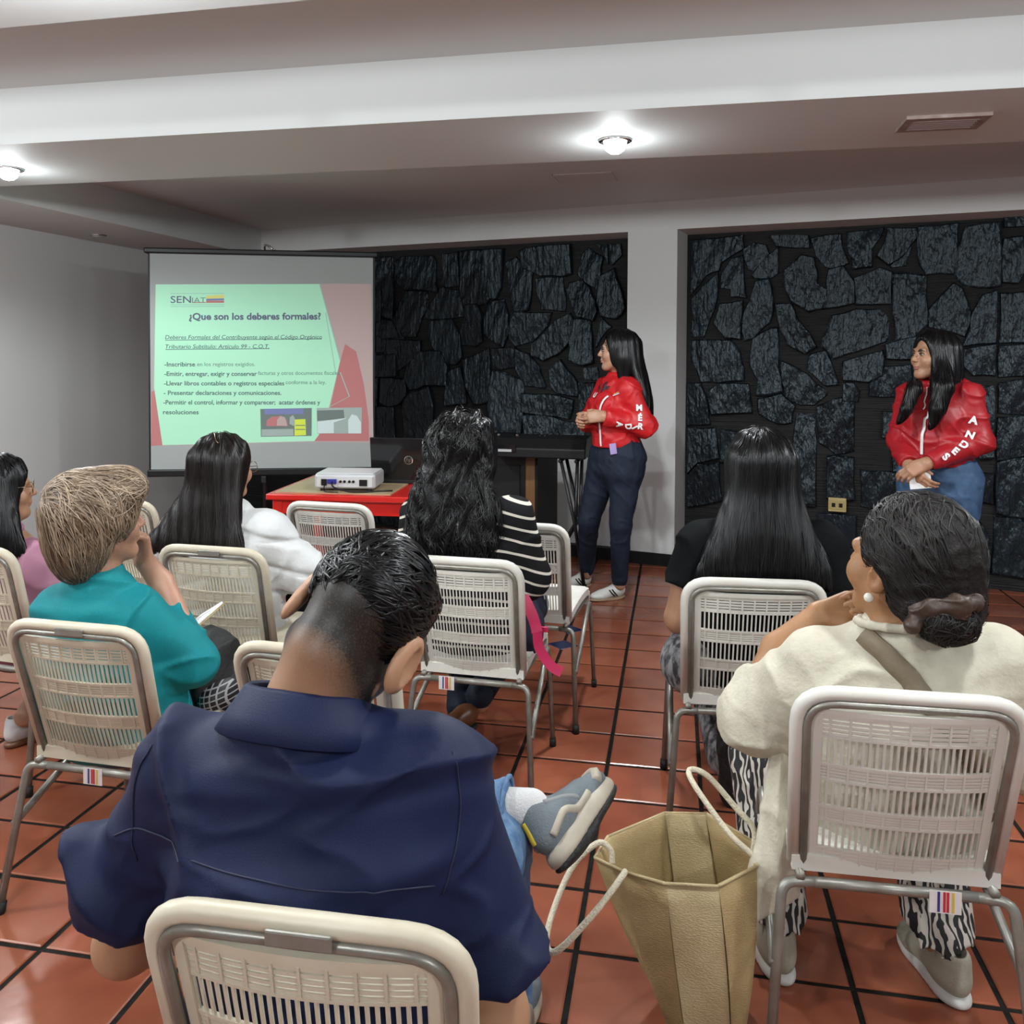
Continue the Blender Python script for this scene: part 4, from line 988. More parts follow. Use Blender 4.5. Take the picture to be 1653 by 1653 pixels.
def strands(sol, roots, dirfn, nst, step, lift=.002, width=.0016, jit=.25, wave=None, seed=1, length_var=.3, taper=.35):
    """locks of hair that follow the outside of a solid"""
    g = np.random.default_rng(seed); N = len(roots); P = roots.copy(); path = []
    jd = g.normal(size=(N, 3)) * jit
    lf = lift * (0.3 + 1.4 * g.random(N))
    nrm = []
    for k in range(nst):
        d, n = sol.fgrad(P); P = P - n * np.clip(d - lf, -.02, .02)[:, None]
        path.append(P.copy()); nrm.append(n)
        t = dirfn(P) + jd
        if wave is not None: t = t + wave(P, k, jd)
        t = t - n * np.sum(t * n, 1)[:, None] * .96; t /= np.maximum(np.linalg.norm(t, axis=1), 1e-6)[:, None]
        P = P + t * step
    path = np.stack(path, 1)                                  # N, nst, 3
    end = (nst * (1 - length_var * g.random(N))).astype(int).clip(3, nst)
    W = width * (.6 + .8 * g.random(N))
    T = np.gradient(path, axis=1); T /= np.maximum(np.linalg.norm(T, axis=2, keepdims=True), 1e-9)
    nn = np.stack(nrm, 1)
    side = np.cross(T, nn); side /= np.maximum(np.linalg.norm(side, axis=2, keepdims=True), 1e-9)
    s = np.arange(nst)[None] / np.maximum(end - 1, 1)[:, None]
    w = W[:, None] * np.clip(1.0 - s ** 3, 0.0, 1) * (taper + (1 - taper) * np.clip(s * 6, 0, 1)); w = np.maximum(w, 1e-5)
    idxc = np.minimum(np.arange(nst)[None], (end - 1)[:, None])
    pc = np.take_along_axis(path, idxc[:, :, None], 1)
    a = pc + side * w[:, :, None]; b = pc - side * w[:, :, None]; c = pc + nn * (w * .8)[:, :, None]
    v = np.stack([a, c, b], 2).reshape(-1, 3)                  # N*nst*3
    base = (np.arange(N)[:, None] * nst + np.arange(nst - 1)[None])
    keep = (np.arange(nst - 1)[None] < (end - 1)[:, None]); base = base[keep] * 3
    f = np.concatenate([np.stack([base, base + 1, base + 4, base + 3], 1), np.stack([base + 1, base + 2, base + 5, base + 4], 1)])
    return v, f, np.repeat(g.random(N), nst * 3)
def hair_mesh(name, parts, m, root):
    vs, fs, ts = [], [], []; n = 0
    for v, f, t in parts: vs.append(v); fs.append(f + n); ts.append(t); n += len(v)
    v = np.concatenate(vs); f = np.concatenate(fs); t = np.concatenate(ts)
    off = np.array(root.location)
    o = np_mesh(name, v, f, m, root); me = o.data
    if len(me.vertices) != len(t): t = np.resize(t, len(me.vertices))
    at = me.attributes.new('tone', 'FLOAT', 'POINT'); at.data.foreach_set('value', t.astype(np.float32))
    return o
def scalp_points(sol, n, lo, hi, cond, seed=0):
    """random points on the surface of a solid, inside a box, that satisfy cond"""
    g = np.random.default_rng(seed); out = []; tot = 0
    for _ in range(12):
        P = V3(lo) + g.random((n * 3, 3)) * (V3(hi) - V3(lo))
        for _ in range(4):
            d_, g_ = sol.fgrad(P); P = P - g_ * d_[:, None]
        ok = (np.abs(sol.ev(P)) < .004) & cond(P); out.append(P[ok]); tot += ok.sum()
        if tot >= n: break
    return np.concatenate(out)[:n]

# ---- head, hands
def add_head(s, c, R, sc=1.0, ears=1.0, face=True, slim=1.0):
    c = V3(c); L = lambda p: c + R @ (V3(p) * sc)
    e = lambda p, r, k, op='u', Rl=None: s.el(L(p), V3(r) * sc, R if Rl is None else R @ Rl, k * sc, op)
    r = lambda a, b, ra, rb, k, op='u': s.rc(L(a), L(b), ra * sc, rb * sc, k * sc, op)
    e((0, -.018, .030), (.074 * slim, .094, .082), .0)
    e((0, .030, -.035), (.060 * slim, .062, .078), .03)
    for x in (-1, 1):
        r((x * .052 * slim, .0, -.05), (x * .018, .066, -.098), .022, .020, .025)
        e((x * .036 * slim, .060, -.030), (.030, .030, .030), .02)
    e((0, .075, -.098), (.020, .018, .017), .02)
    if face:
        r((-.034, .080, .020), (.034, .080, .020), .0105, .0105, .018)
        for x in (-1, 1): e((x * .031, .096, .0), (.017, .013, .011), .008, 's')
        r((0, .088, .008), (0, .108, -.026), .0075, .0105, .010)
        for x in (-1, 1): e((x * .0105, .099, -.030), (.008, .009, .007), .006)
        e((0, .088, -.052), (.020, .012, .012), .012)
        e((0, .0935, -.0595), (.019, .0085, .0048), .003)
        e((0, .0915, -.0690), (.017, .0085, .0055), .003)
        e((0, .100, -.0640), (.016, .006, .0012), .002, 's')
    if ears:
        for x in (-1, 1):
            Re = np.array(Matrix.Rotation(math.radians(-x * 24), 3, 'Z') @ Matrix.Rotation(math.radians(8), 3, 'X'), dtype=F4)
            e((x * (.083 + .006 * (ears - 1) * 3) * slim, -.012, -.008), V3((.0085, .020, .032)) * ears, .006, 'u', Re)
            e((x * (.091 + .008 * (ears - 1) * 3) * slim, -.008, -.004), V3((.006, .011, .020)) * ears, .004, 's', Re)
    return L
def face_parts(root, L, R, sc, skin_lip, brow, eye_open=1.0):
    """eyes, brows and lips as children"""
    for x in (-1, 1):
        MBx = MB(); Mx = Matrix(R.tolist()).to_4x4(); p = L((x * .031, .0845, .0005)); Mx.translation = Vector(p - np.array(root.location))
        MBx.ellipsoid((0, 0, 0), (.0125 * sc, .0068 * sc, .0048 * sc * eye_open), 12, Mx); MBx.build('eye', EYEW, root, True)
        mi = MB(); p = L((x * .030, .0895, .0005)); Mx = Mx.copy(); Mx.translation = Vector(p - np.array(root.location))
        mi.ellipsoid((0, 0, 0), (.0062 * sc, .0034 * sc, .0058 * sc), 10, Mx); mi.build('iris', EYED, root, True)
        s = Sol(); s.chain([L((x * .014, .0925, .017)), L((x * .030, .0925, .0225)), L((x * .048, .080, .017))], [.0032 * sc, .0038 * sc, .0018 * sc]); s.mesh('eyebrow', .002, brow, root)
        s = Sol(); s.chain([L((x * .016, .0885, .004)), L((x * .031, .0925, .0078)), L((x * .046, .083, .003))], [.0016 * sc, .0019 * sc, .0014 * sc]); s.mesh('eyelash', .0014, brow, root)
    s = Sol(); s.el(L((0, .0945, -.0595)), V3((.0185, .0088, .0050)) * sc, R, 0); s.el(L((0, .0925, -.0690)), V3((.0165, .0088, .0056)) * sc, R, 0); s.el(L((0, .104, -.0640)), V3((.018, .006, .0010)) * sc, R, .001, 's')
    s.mesh('lips', .002, skin_lip, root)
def add_hand(s, wrist, f, n, side, sc=1.0, curl=(.5, .5, .5, .5), spread=.06, thumb=(.6, .5), k=.008):
    """f: direction of the fingers, n: palm normal (fingers close towards n), side=+1 puts the thumb on f x n"""
    w, f, n = V3(wrist), V3(f), V3(n); f = f / np.linalg.norm(f); n = n - f * (n @ f); n /= np.linalg.norm(n); u = np.cross(f, n) * side
    kn = []
    for i in range(4):
        o = .026 - .0175 * i
        kp = w + f * (.088 - .004 * abs(i - 1)) * sc + u * o * sc - n * .004 * sc * (i in (1, 2)); kn.append(kp)
        s.rc(w + u * o * .62 * sc, kp, .0155 * sc, .0115 * sc, .012 if i == 0 else .012)
    s.rc(w + u * .012 * sc, w + f * .05 * sc + u * .030 * sc + n * .006 * sc, .016 * sc, .014 * sc, .014)
    for i in range(4):
        L = [(.043, .026, .021), (.047, .030, .022), (.043, .028, .021), (.034, .021, .019)][i]
        a = 0; p = kn[i]; ff = f + u * spread * (1.5 - i); ff /= np.linalg.norm(ff); rr = [.0092, .0085, .0077, .0066]
        if i == 3: rr = [q * .88 for q in rr]
        for j in range(3):
            a += curl[i] * (1.0, 1.1, .7)[j]
            d = ff * math.cos(a) + n * math.sin(a); q = p + d * L[j] * sc
            s.rc(p, q, rr[j] * sc, rr[j + 1] * sc, .004); p = q
    b = w + f * .030 * sc + u * .030 * sc + n * .006 * sc; a = thumb[0]
    d = f * math.cos(a) + u * math.sin(a) * .8 + n * thumb[1]; d /= np.linalg.norm(d); q = b + d * .042 * sc
    s.rc(b, q, .0125 * sc, .0100 * sc, .010)
    d = d + f * .35 + n * thumb[1] * .4 - u * .2; d /= np.linalg.norm(d); s.rc(q, q + d * .030 * sc, .0098 * sc, .0075 * sc, .004)

# ---- people materials
def skin_mat(name, col, col2=None, stub=None):
    m = mat(name, col, .48, sub=.12, bump=(220, .06), vary=(18, .1, col2 or tuple(c * .86 for c in col)))
    return m
def tone_mat(name, c0, c1, rough=.38, spec=.5):
    m = bpy.data.materials.new(name); m.use_nodes = True; nt = m.node_tree; b = nt.nodes['Principled BSDF']
    a = nt.nodes.new('ShaderNodeAttribute'); a.attribute_name = 'tone'
    mx = nt.nodes.new('ShaderNodeMix'); mx.data_type = 'RGBA'; mx.inputs['A'].default_value = (*c0, 1); mx.inputs['B'].default_value = (*c1, 1)
    nt.links.new(a.outputs['Fac'], mx.inputs['Factor']); nt.links.new(mx.outputs['Result'], b.inputs['Base Color'])
    b.inputs['Roughness'].default_value = rough; b.inputs['Specular IOR Level'].default_value = spec
    return m
EYEW = mat('eye_white', (.36, .32, .29), .35); EYED = mat('eye_iris', (.03, .015, .008), .15)
M['skin_a'] = skin_mat('skin_light_tan', (.45, .25, .16))
M['skin_b'] = skin_mat('skin_tan', (.40, .21, .125))
M['skin_c'] = skin_mat('skin_warm_brown', (.37, .185, .085))
M['lip'] = mat('lip_skin', (.36, .13, .11), .4)
M['hair_black'] = mat('black_hair', (.0040, .0038, .0043), .42, spec=.2, bump=(70, .5, (1, 1, .06)))
M['hair_black_s'] = tone_mat('black_hair_locks', (.0024, .0024, .0030), (.0075, .0074, .0084), .31, .28)
M['brow'] = mat('dark_brow', (.018, .012, .01), .6)
M['glasses'] = mat('thin_gold_wire', (.35, .28, .18), .25, metal=1.0)
M['lens'] = mat('spectacle_lens', (.8, .85, .85), .05); _b = M['lens'].node_tree.nodes['Principled BSDF']; _b.inputs['Transmission Weight'].default_value = .95; _b.inputs['IOR'].default_value = 1.1

# ------------------------------------------------------------------ helpers for people
def person(name, loc, label, group):
    return empty('person', loc, 0, label, 'person', group)
def project(sol, P, lift=0.0, it=6):
    P = np.array(P, F4)
    for _ in range(it):
        d_, g_ = sol.fgrad(P); P = P - g_ * (d_ - lift)[:, None]
    return P
def dense(pts, n=8):
    return np.array([tuple(p) for p in smooth_path(pts, n)])
def ribbon(name, sol, pts, w, m, root, lift=.003, th=.003, n=8, side=None):
    dsp, sol.disp = sol.disp, None; lift = lift + (.004 if dsp is not None else 0)
    P = project(sol, dense(pts, n), lift); N = sol.grad(P); T = np.gradient(P, axis=0); T /= np.linalg.norm(T, axis=1, keepdims=True)
    B = np.cross(T, N); B /= np.linalg.norm(B, axis=1, keepdims=True)
    rows = []
    for s, h in ((-.5, -th), (-.5, th * .6), (0, th), (.5, th * .6), (.5, -th)): 
        q = P + B * (w * s)
        if abs(s) > .1: q = project(sol, q, lift)
        rows.append(q + N * h)
    sol.disp = dsp
    v = np.stack(rows, 1).reshape(-1, 3); k = len(rows); f = []
    for i in range(len(P) - 1):
        for j in range(k): f.append((i * k + j, i * k + (j + 1) % k, (i + 1) * k + (j + 1) % k, (i + 1) * k + j))
    return np_mesh(name, v, np.array(f), m, root)
def seam(name, sol, pts, r, m, root, lift=.0, n=8):
    dsp, sol.disp = sol.disp, None
    P = project(sol, dense(pts, n), lift)
    for _ in range(6): P[1:-1] = (P[:-2] + 2 * P[1:-1] + P[2:]) / 4
    sol.disp = dsp; P = project(sol, P, .0006, 5)
    P = P - np.array(root.location)
    return MB().tube([tuple(p) for p in P], r, 6).build(name, m, root, True)
def rc_cut(s, a, b, ra, rb, pt, nrm, k=.03):
    """limb sleeve that ends cleanly at a plane (keeps the side away from nrm)"""
    t = Sol(); t.rc(a, b, ra, rb, 0); pt, n = V3(pt), V3(nrm) / np.linalg.norm(nrm); fn0, lo, hi, _, _ = t.p[0]
    s._add(lambda P: np.maximum(fn0(P), (P - pt) @ n), lo, hi, k, 'u'); return s
def shoe(root, heel, t, u, L, upper, sole, name='shoe', collar=True, high=.0, sole_h=.022):
    heel, t, u = V3(heel), V3(t), V3(u); t = t / np.linalg.norm(t); u = u - t * (u @ t); u /= np.linalg.norm(u); r = np.cross(t, u); k = L / .28
    R = np.stack([r, t, u], 1); G = lambda x, y, z: heel + R @ (V3((x, y, z)) * k)
    s = Sol(); s.el(G(0, .055, .055), V3((.037, .055, .045)) * k, R, 0); s.rc(G(0, .09, .058), G(0, .185, .040), .040 * k, .035 * k, .03)
    s.el(G(.003, .215, .034), V3((.044, .062, .028)) * k, R, .025)
    if collar: s.rc(G(0, .055, .07), G(0, .048, .098 + high), .036 * k, .038 * k, .02); s.el(G(0, .06, .125 + high), V3((.028, .04, .03)) * k, R, .006, 's')
    s.keep(G(0, 0, .012), u)
    e = empty_part(name, root)
    up = s.mesh('shoe_upper', .004, upper, root); up.parent = e
    q = Sol(); q.el(G(0, .062, .012), V3((.040, .064, sole_h)) * k, R, 0); q.el(G(.004, .195, .012), V3((.047, .090, sole_h)) * k, R, .04); q.rc(G(0, .06, .01), G(.003, .2, .01), .032 * k, .034 * k, .02)
    q.keep(G(0, 0, .0), u); q.keep(G(0, 0, sole_h + .006), -u)
    so = q.mesh('sole', .004, sole, root); so.parent = e
    return e, G, s
def empty_part(name, root):
    o = bpy.data.objects.new(name, None); o.empty_display_size = .03; link(o, root); return o
def long_hair(root, c, R, sc, curtain, rad, right, m, ms, n=1500, nst=30, step=.02, thick=.014, width=.002, wave=None, jit=.12, seed=1, res=.006, face_open=1.0, cond=None, lift=.003, extra=None, part=0.0, lv=.25, clump=lambda P: .0022 * np.sin(150 * P[:, 0] + 60 * P[:, 1] + 1.2 * np.sin(9 * P[:, 2]))):
    """cap over the skull plus a falling curtain, with locks on top"""
    c = V3(c); L = lambda p: c + R @ (V3(p) * sc); s = Sol()
    s.el(L((0, -.022, .028)), V3((.078 + thick * .8, .096 + thick * .8, .086 + thick * .7)) * sc, R, 0)
    for x in (-1, 1): s.el(L((x * .052, -.02, -.03)), V3((.034, .062, .075)) * sc, R, .03)
    s.curtain(curtain, rad, right, .05)
    if extra: extra(s, L)
    if clump: s.disp = clump
    if face_open:
        s.el(L((0, .098, -.045 + .02 * (face_open - 1))), V3((.068, .060, .108)) * sc * face_open, R, .012, 's')
        s.rc(L((0, .05, -.05)), L((0, .06, -.16)), .062 * sc, .07 * sc, .012, 's')
    ob = s.mesh('hair', res, m, root)
    crown = L((part, -.03, .11)); back = R @ V3((0, -1, 0))
    lo, hi = c - .17 * sc, c + .17 * sc
    if cond is None: cond = lambda P: ((P - c) @ R)[:, 2] > .0 * sc
    roots = scalp_points(s, n, lo, hi, cond, seed)
    g = np.random.default_rng(seed)
    ex = scalp_points(s, n // 2, V3(curtain[-1]) - .3, V3(curtain[0]) + .25, lambda P: P[:, 2] < c[2] - .02, seed + 5)
    def dfn(P):
        d = (P - crown); d = d / np.maximum(np.linalg.norm(d, axis=1, keepdims=True), .02); d[:, 2] *= .5
        far = np.clip((crown[2] - P[:, 2]) / (.10 * sc), 0, 1)[:, None]
        return d * (1 - .75 * far) + V3((0, 0, -1.0)) * (.25 + far)
    a = strands(s, roots, dfn, nst, step, lift, width, jit, wave, seed, lv)
    b = strands(s, ex, lambda P: np.tile(V3((0, 0, -1.0)), (len(P), 1)), max(6, nst // 2), step, lift, width, jit, wave, seed + 2, .5)
    hs = hair_mesh('hair_locks', [a, b], ms, root)
    return s, L
def seated_legs(s, hipc, right, fwd, kn, an, r=(.085, .065, .05)):
    for i, x in enumerate((-1, 1)):
        h = V3(hipc) + V3(right) * x * .09
        s.rc(h, kn[i], r[0], r[1], .04); s.rc(kn[i], an[i], r[1], r[2], .02)
AUD = 'people seated in the audience'

# ------------------------------------------------------------------ the man in the navy shirt
rt = person('man', (-.46, 1.12, 0), 'man in a navy shirt seen from behind with bowed head, nearest the camera', AUD)
xa = V3((.885, -.17, -.43)); za = V3((.438, .603, .665)); xa /= np.linalg.norm(xa); za = za - xa * (za @ xa); za /= np.linalg.norm(za); ya = np.cross(za, xa)
Rm = np.stack([xa, ya, za], 1)
hc = V3((-.447, 1.165, 1.030)); sm = 1.06
b = Sol(); Lh = add_head(b, hc, Rm, sm, 1.3)
b.chain([Lh((0, -.03, -.05)), (-.495, 1.115, .935), (-.505, 1.09, .86)], [.057, .062, .072], .03)
b.loft([(-.47, 1.12, .47), (-.47, 1.10, .62), (-.49, 1.10, .78), (-.50, 1.10, .87)], [(.16, .11), (.16, .11), (.18, .105), (.13, .08)], k=.04)
b.rc((-.67, 1.11, .825), (-.33, 1.13, .835), .036, .036, .04)
b.chain([(-.69, 1.12, .80), (-.81, 1.15, .53), (-.70, 1.34, .50)], [.042, .046, .036], .03)
b.chain([(-.315, 1.14, .81), (-.235, 1.13, .52), (-.30, 1.36, .53)], [.040, .046, .036], .03)
for wx, sd in ((-.69, 1), (-.31, -1)):
    add_hand(b, (wx, 1.36, .515), (.3 * sd, .95, .1), (.5 * sd, 0, -.6), -sd, 1.05, (.5,) * 4)
b.chain([(-.46, 1.15, .47), (-.36, 1.25, .47), (-.34, 1.62, .50), (-.33, 1.64, .1)], [.1, .075, .055, .04], .03)
b.chain([(-.55, 1.22, .47), (-.73, 1.56, .50), (-.34, 1.622, .528)], [.08, .05, .034], .03)
skin_m = bpy.data.materials.new('skin_with_stubble'); skin_m.use_nodes = True
nt = skin_m.node_tree; pb = nt.nodes['Principled BSDF']; pb.inputs['Roughness'].default_value = .5; pb.inputs['Subsurface Weight'].default_value = .1; pb.inputs['Subsurface Radius'].default_value = (.012, .005, .003)
at = nt.nodes.new('ShaderNodeAttribute'); at.attribute_name = 'stubble'
ns = nt.nodes.new('ShaderNodeTexNoise'); ns.inputs['Scale'].default_value = 420; tcx = nt.nodes.new('ShaderNodeTexCoord'); nt.links.new(tcx.outputs['Object'], ns.inputs['Vector'])
ma = nt.nodes.new('ShaderNodeMath'); ma.operation = 'MULTIPLY_ADD'; ma.inputs[1].default_value = .7; ma.inputs[2].default_value = -.35; nt.links.new(ns.outputs['Fac'], ma.inputs[0])
m2 = nt.nodes.new('ShaderNodeMath'); m2.operation = 'MULTIPLY'; nt.links.new(at.outputs['Fac'], m2.inputs[0]); nt.links.new(ma.outputs[0], m2.inputs[1])
m3 = nt.nodes.new('ShaderNodeMath'); m3.use_clamp = True; nt.links.new(at.outputs['Fac'], m3.inputs[0]); nt.links.new(m2.outputs[0], m3.inputs[1])
mx = nt.nodes.new('ShaderNodeMix'); mx.data_type = 'RGBA'; mx.inputs['A'].default_value = (.40, .215, .125, 1); mx.inputs['B'].default_value = (.010, .009, .008, 1)
nt.links.new(m3.outputs[0], mx.inputs['Factor']); nt.links.new(mx.outputs['Result'], pb.inputs['Base Color'])
ob = b.mesh('body', .0045, skin_m, rt)
vv = np.empty(len(ob.data.vertices) * 3, np.float32); ob.data.vertices.foreach_get('co', vv); vv = vv.reshape(-1, 3) + np.array(rt.location)
q = (vv - hc) @ Rm / sm
hl = q[:, 2] + .35 * (q[:, 1] + .03)           # height above the slanting hairline
f_ = np.clip((hl + .150) / .090, 0, 1) ** 1.8 * (q[:, 1] < .06) * (np.abs(q[:, 0]) < .0735) * (q[:, 2] > -.16)
ob.data.attributes.new('stubble', 'FLOAT', 'POINT').data.foreach_set('value', f_.astype(np.float32))
h = Sol(); h.el(Lh((0, -.016, .040)), V3((.080, .100, .088)) * sm, Rm, 0)
h.el(Lh((.0, .06, .085)), V3((.062, .05, .04)) * sm, Rm, .03)
hw_ = waves(60, 4)
h.keep_fn(lambda P: -((((P - hc) @ Rm)[:, 2] / sm) + .42 * (((P - hc) @ Rm)[:, 1] / sm) + .050 + .007 * hw_(P)), .034)
h.disp = lambda P: .0012 * waves(150, 9)(P)
h.mesh('hair', .004, M['hair_black'], rt)
crown = Lh((.03, -.06, .10))
roots = scalp_points(h, 2600, hc - .16, hc + .16, lambda P: ((P - hc) @ Rm)[:, 2] > -.012 - .4 * ((P - hc) @ Rm)[:, 1], 4)
def mdir(P):                                   # combed back and to the side, away from the parting
    q = (P - hc) @ Rm; d = np.stack([-.55 - 2.0 * q[:, 0], -1.0 - 0 * q[:, 1], -.35 - 5 * np.clip(.03 - q[:, 2], 0, 1)], 1)
    return d @ Rm.T
wv = waves(55, 21)
a = strands(h, roots, mdir, 9, .0075, .0034, .0019, .35, lambda P, k, jd: (wv(P) * .5)[:, None] * xa, 5, .4, .5)
hair_mesh('hair_locks', [a], M['hair_black_s'], rt)
M['navy'] = mat('navy_cotton', (.0046, .0100, .043), .6, spec=.25, bump=(420, .1))
M['navy_dark'] = mat('navy_stitching', (.004, .008, .034), .6)
s = Sol()
s.loft([(-.46, 1.13, .43), (-.465, 1.105, .58), (-.485, 1.10, .75), (-.50, 1.10, .86), (-.505, 1.10, .90)], [(.205, .145), (.20, .14), (.225, .135), (.19, .105), (.11, .085)], k=.03)
s.rc((-.675, 1.11, .835), (-.325, 1.135, .85), .072, .070, .06)
rc_cut(s, (-.685, 1.115, .815), (-.815, 1.135, .57), .074, .088, (-.808, 1.135, .632), (-.25, .1, -.9), .04)
rc_cut(s, (-.315, 1.14, .83), (-.232, 1.13, .57), .070, .086, (-.230, 1.135, .602), (.35, .0, -.9), .04)
s.rc((-.84, 1.10, .70), (-.80, 1.08, .66), .028, .03, .04)
f1 = folds(.0105, 12, 3, (1.0, .5, 2.0)); f2 = folds(.0026, 30, 8, (.8, .8, 1.6))
s.disp = lambda P: f1(P) + f2(P)
s.mesh('shirt', .005, M['navy'], rt)
seam('yoke_seam', s, [(-.80, .99, .765), (-.70, .96, .785), (-.52, .95, .78), (-.36, .96, .765), (-.265, 1.0, .745)], .0014, M['navy_dark'], rt, .0005)
seam('armhole_seam', s, [(-.70, 1.05, .89), (-.745, 1.03, .82), (-.735, .99, .72)], .0013, M['navy_dark'], rt, .0005)
seam('armhole_seam', s, [(-.28, 1.08, .90), (-.245, 1.05, .83), (-.255, 1.0, .73)], .0013, M['navy_dark'], rt, .0005)
# folded collar: a band round the neck
v = []; nC = 40; nb = V3((-.503, 1.105, .915)); up = V3((.05, .25, .96)); up /= np.linalg.norm(up); rr = V3((1, -.05, -.06)); rr -= up * (rr @ up); rr /= np.linalg.norm(rr); ff = np.cross(up, rr)
prof = [(.070, -.03), (.068, .020), (.069, .044), (.073, .048), (.078, .044), (.094, .012), (.106, -.014), (.103, -.016), (.089, .006), (.075, .034)]
for i in range(nC + 1):
    a_ = math.radians(-90 - 158 + 316 * i / nC); e_ = abs(i / nC - .5) * 2
    for rad_, z_ in prof: v.append(nb + rr * math.cos(a_) * rad_ * 1.12 + ff * math.sin(a_) * rad_ * .98 + up * (z_ - .010 * e_))
k_ = len(prof); f = [(i * k_ + j, i * k_ + (j + 1) % k_, (i + 1) * k_ + (j + 1) % k_, (i + 1) * k_ + j) for i in range(nC) for j in range(k_)]
np_mesh('collar', np.array(v), np.array(f)[:, ::-1], M['navy'], rt)
M['denim'] = mat('blue_denim', (.045, .105, .22), .7, bump=(300, .3), vary=(30, .3, (.12, .22, .36), (1, 1, 1)))
M['denim_dark'] = mat('dark_denim', (.006, .011, .024), .7, spec=.3, bump=(300, .2), vary=(25, .3, (.010, .018, .036)))
j = Sol(); j.chain([(-.46, 1.15, .46), (-.36, 1.25, .465), (-.34, 1.63, .485), (-.335, 1.65, .13)], [.125, .092, .072, .066], .03)
j.chain([(-.55, 1.22, .465), (-.73, 1.56, .50), (-.38, 1.622, .525)], [.095, .072, .060], .03)
rc_cut(j, (-.40, 1.615, .526), (-.29, 1.630, .535), .058, .060, (-.312, 1.63, .535), (1, .1, .1), .01)
j.disp = folds(.004, 40, 5, (1.6, 1, 1)); j.mesh('jeans', .006, M['denim'], rt)
c_ = MB(); 
MB().tube([tuple(V3((-.316, 1.629, .535)) - np.array(rt.location) + V3((0, math.cos(t) * .060, math.sin(t) * .060))) for t in np.linspace(0, 6.283, 20)[:-1]], .005, 6, closed=True).build('jeans_hem', M['denim'], rt, True)
k = Sol(); k.rc((-.34, 1.626, .535), (-.270, 1.640, .535), .041, .038, 0); k.mesh('sock', .005, mat('white_sock', (.62, .62, .62), .8, bump=(250, .4)), rt)
M['shoe_grey'] = mat('grey_mesh_fabric', (.10, .125, .14), .6, bump=(260, .3), vary=(12, .2, (.15, .18, .20)))
M['shoe_cream'] = mat('cream_leather_trim', (.48, .43, .34), .5, vary=(14, .2, (.34, .30, .24)))
M['outsole'] = mat('black_outsole', (.014, .015, .016), .65, bump=(60, .8))
t_ = V3((.26, .95, .10)); u_ = V3((-.74, .10, .62))
e, G, su = shoe(rt, (-.205, 1.575, .462), t_, u_, .275, M['shoe_grey'], M['shoe_cream'], 'sneaker', sole_h=.034)
t_ /= np.linalg.norm(t_); u_ = u_ - t_ * (u_ @ t_); u_ /= np.linalg.norm(u_)
oq = Sol(); Rs_ = np.stack([np.cross(t_, u_), t_, u_], 1)
oq.el(G(0, .062, -.003), V3((.038, .062, .014)), Rs_, 0); oq.el(G(.004, .195, -.003), V3((.045, .088, .014)), Rs_, .04); o = oq.mesh('outsole', .004, M['outsole'], rt); o.parent = e
def shoe_tube(name, pts, r, m):
    P = project(su, dense([G(*p) for p in pts], 6), -.004) - np.array(rt.location); o = MB().tube([tuple(p) for p in P], r, 6).build(name, m, rt, True); o.parent = e
for x in (-1, 1):
    shoe_tube('trim_band', [(x * .04, .01, .045), (x * .045, .07, .06), (x * .045, .12, .035), (x * .045, .17, .04)], .009, M['shoe_cream'])
    shoe_tube('trim_band', [(x * .042, .05, .10), (x * .045, .11, .085), (x * .045, .14, .05)], .007, mat('grey_suede', (.22, .23, .23), .7) if x < 0 else bpy.data.materials['grey_suede'])
shoe_tube('toe_cap', [(-.045, .20, .04), (-.02, .25, .05), (.02, .255, .05), (.045, .21, .04)], .012, M['shoe_cream'])
shoe_tube('heel_tab', [(-.008, .0, .06), (-.005, -.002, .085), (-.002, .0, .105)], .008, mat('yellow_tab', (.55, .40, .03), .5))
shoe(rt, (-.335, 1.60, 0), (0.05, 1, 0), (0, 0, 1), .29, M['shoe_grey'], M['shoe_cream'], 'sneaker')

# ------------------------------------------------------------------ the woman in the cream jacket
rt = person('w', (.47, 1.95, 0), 'woman in a cream jacket with a low bun, at the right edge', AUD)
Rc = rotm(39, 8, -4); hc = V3((.462, 1.875, .998)); sc = 1.08
b = Sol(); Lh = add_head(b, hc, Rc, sc)
b.chain([Lh((0, -.025, -.05)), (.447, 1.868, .86), (.455, 1.885, .78)], [.056, .054, .06], .03)
b.loft([(.47, 1.97, .46), (.47, 1.92, .60), (.475, 1.90, .74), (.47, 1.90, .80)], [(.16, .11), (.15, .10), (.16, .10), (.12, .08)], k=.04)
b.chain([(.30, 1.92, .78), (.165, 1.99, .60), (.235, 2.03, .755), (.325, 2.04, .835)], [.05, .045, .036, .029], .03)
b.chain([(.66, 1.92, .79), (.76, 1.97, .57), (.68, 2.2, .52)], [.05, .045, .035], .03)
add_hand(b, (.325, 2.035, .835), (.85, -.05, .35), (.1, -.9, .3), 1, .95, (1.0, 1.05, 1.1, 1.1), .0, (.5, .3))
add_hand(b, (.68, 2.2, .52), (-.3, .9, 0), (0, 0, -1), 1, .95)
for p0, p1, p2 in (((.38, 2.0, .45), (.225, 2.27, .41), (.252, 2.07, .08)), ((.56, 2.0, .45), (.63, 2.34, .42), (.612, 2.07, .08))): b.chain([p0, p1, p2], [.08, .05, .036], .03)
b.mesh('body', .005, M['skin_c'], rt)
M['hair_dark'] = mat('dark_brown_hair', (.010, .008, .0075), .62, spec=.2, bump=(55, .6)); M['hair_dark_s'] = tone_mat('dark_brown_locks', (.005, .0042, .004), (.020, .0165, .015), .48, .28)
h = Sol(); h.el(Lh((0, -.035, .036)), V3((.096, .114, .114)) * sc, Rc, 0); h.el(Lh((0, -.075, -.03)), V3((.075, .07, .075)) * sc, Rc, .04)
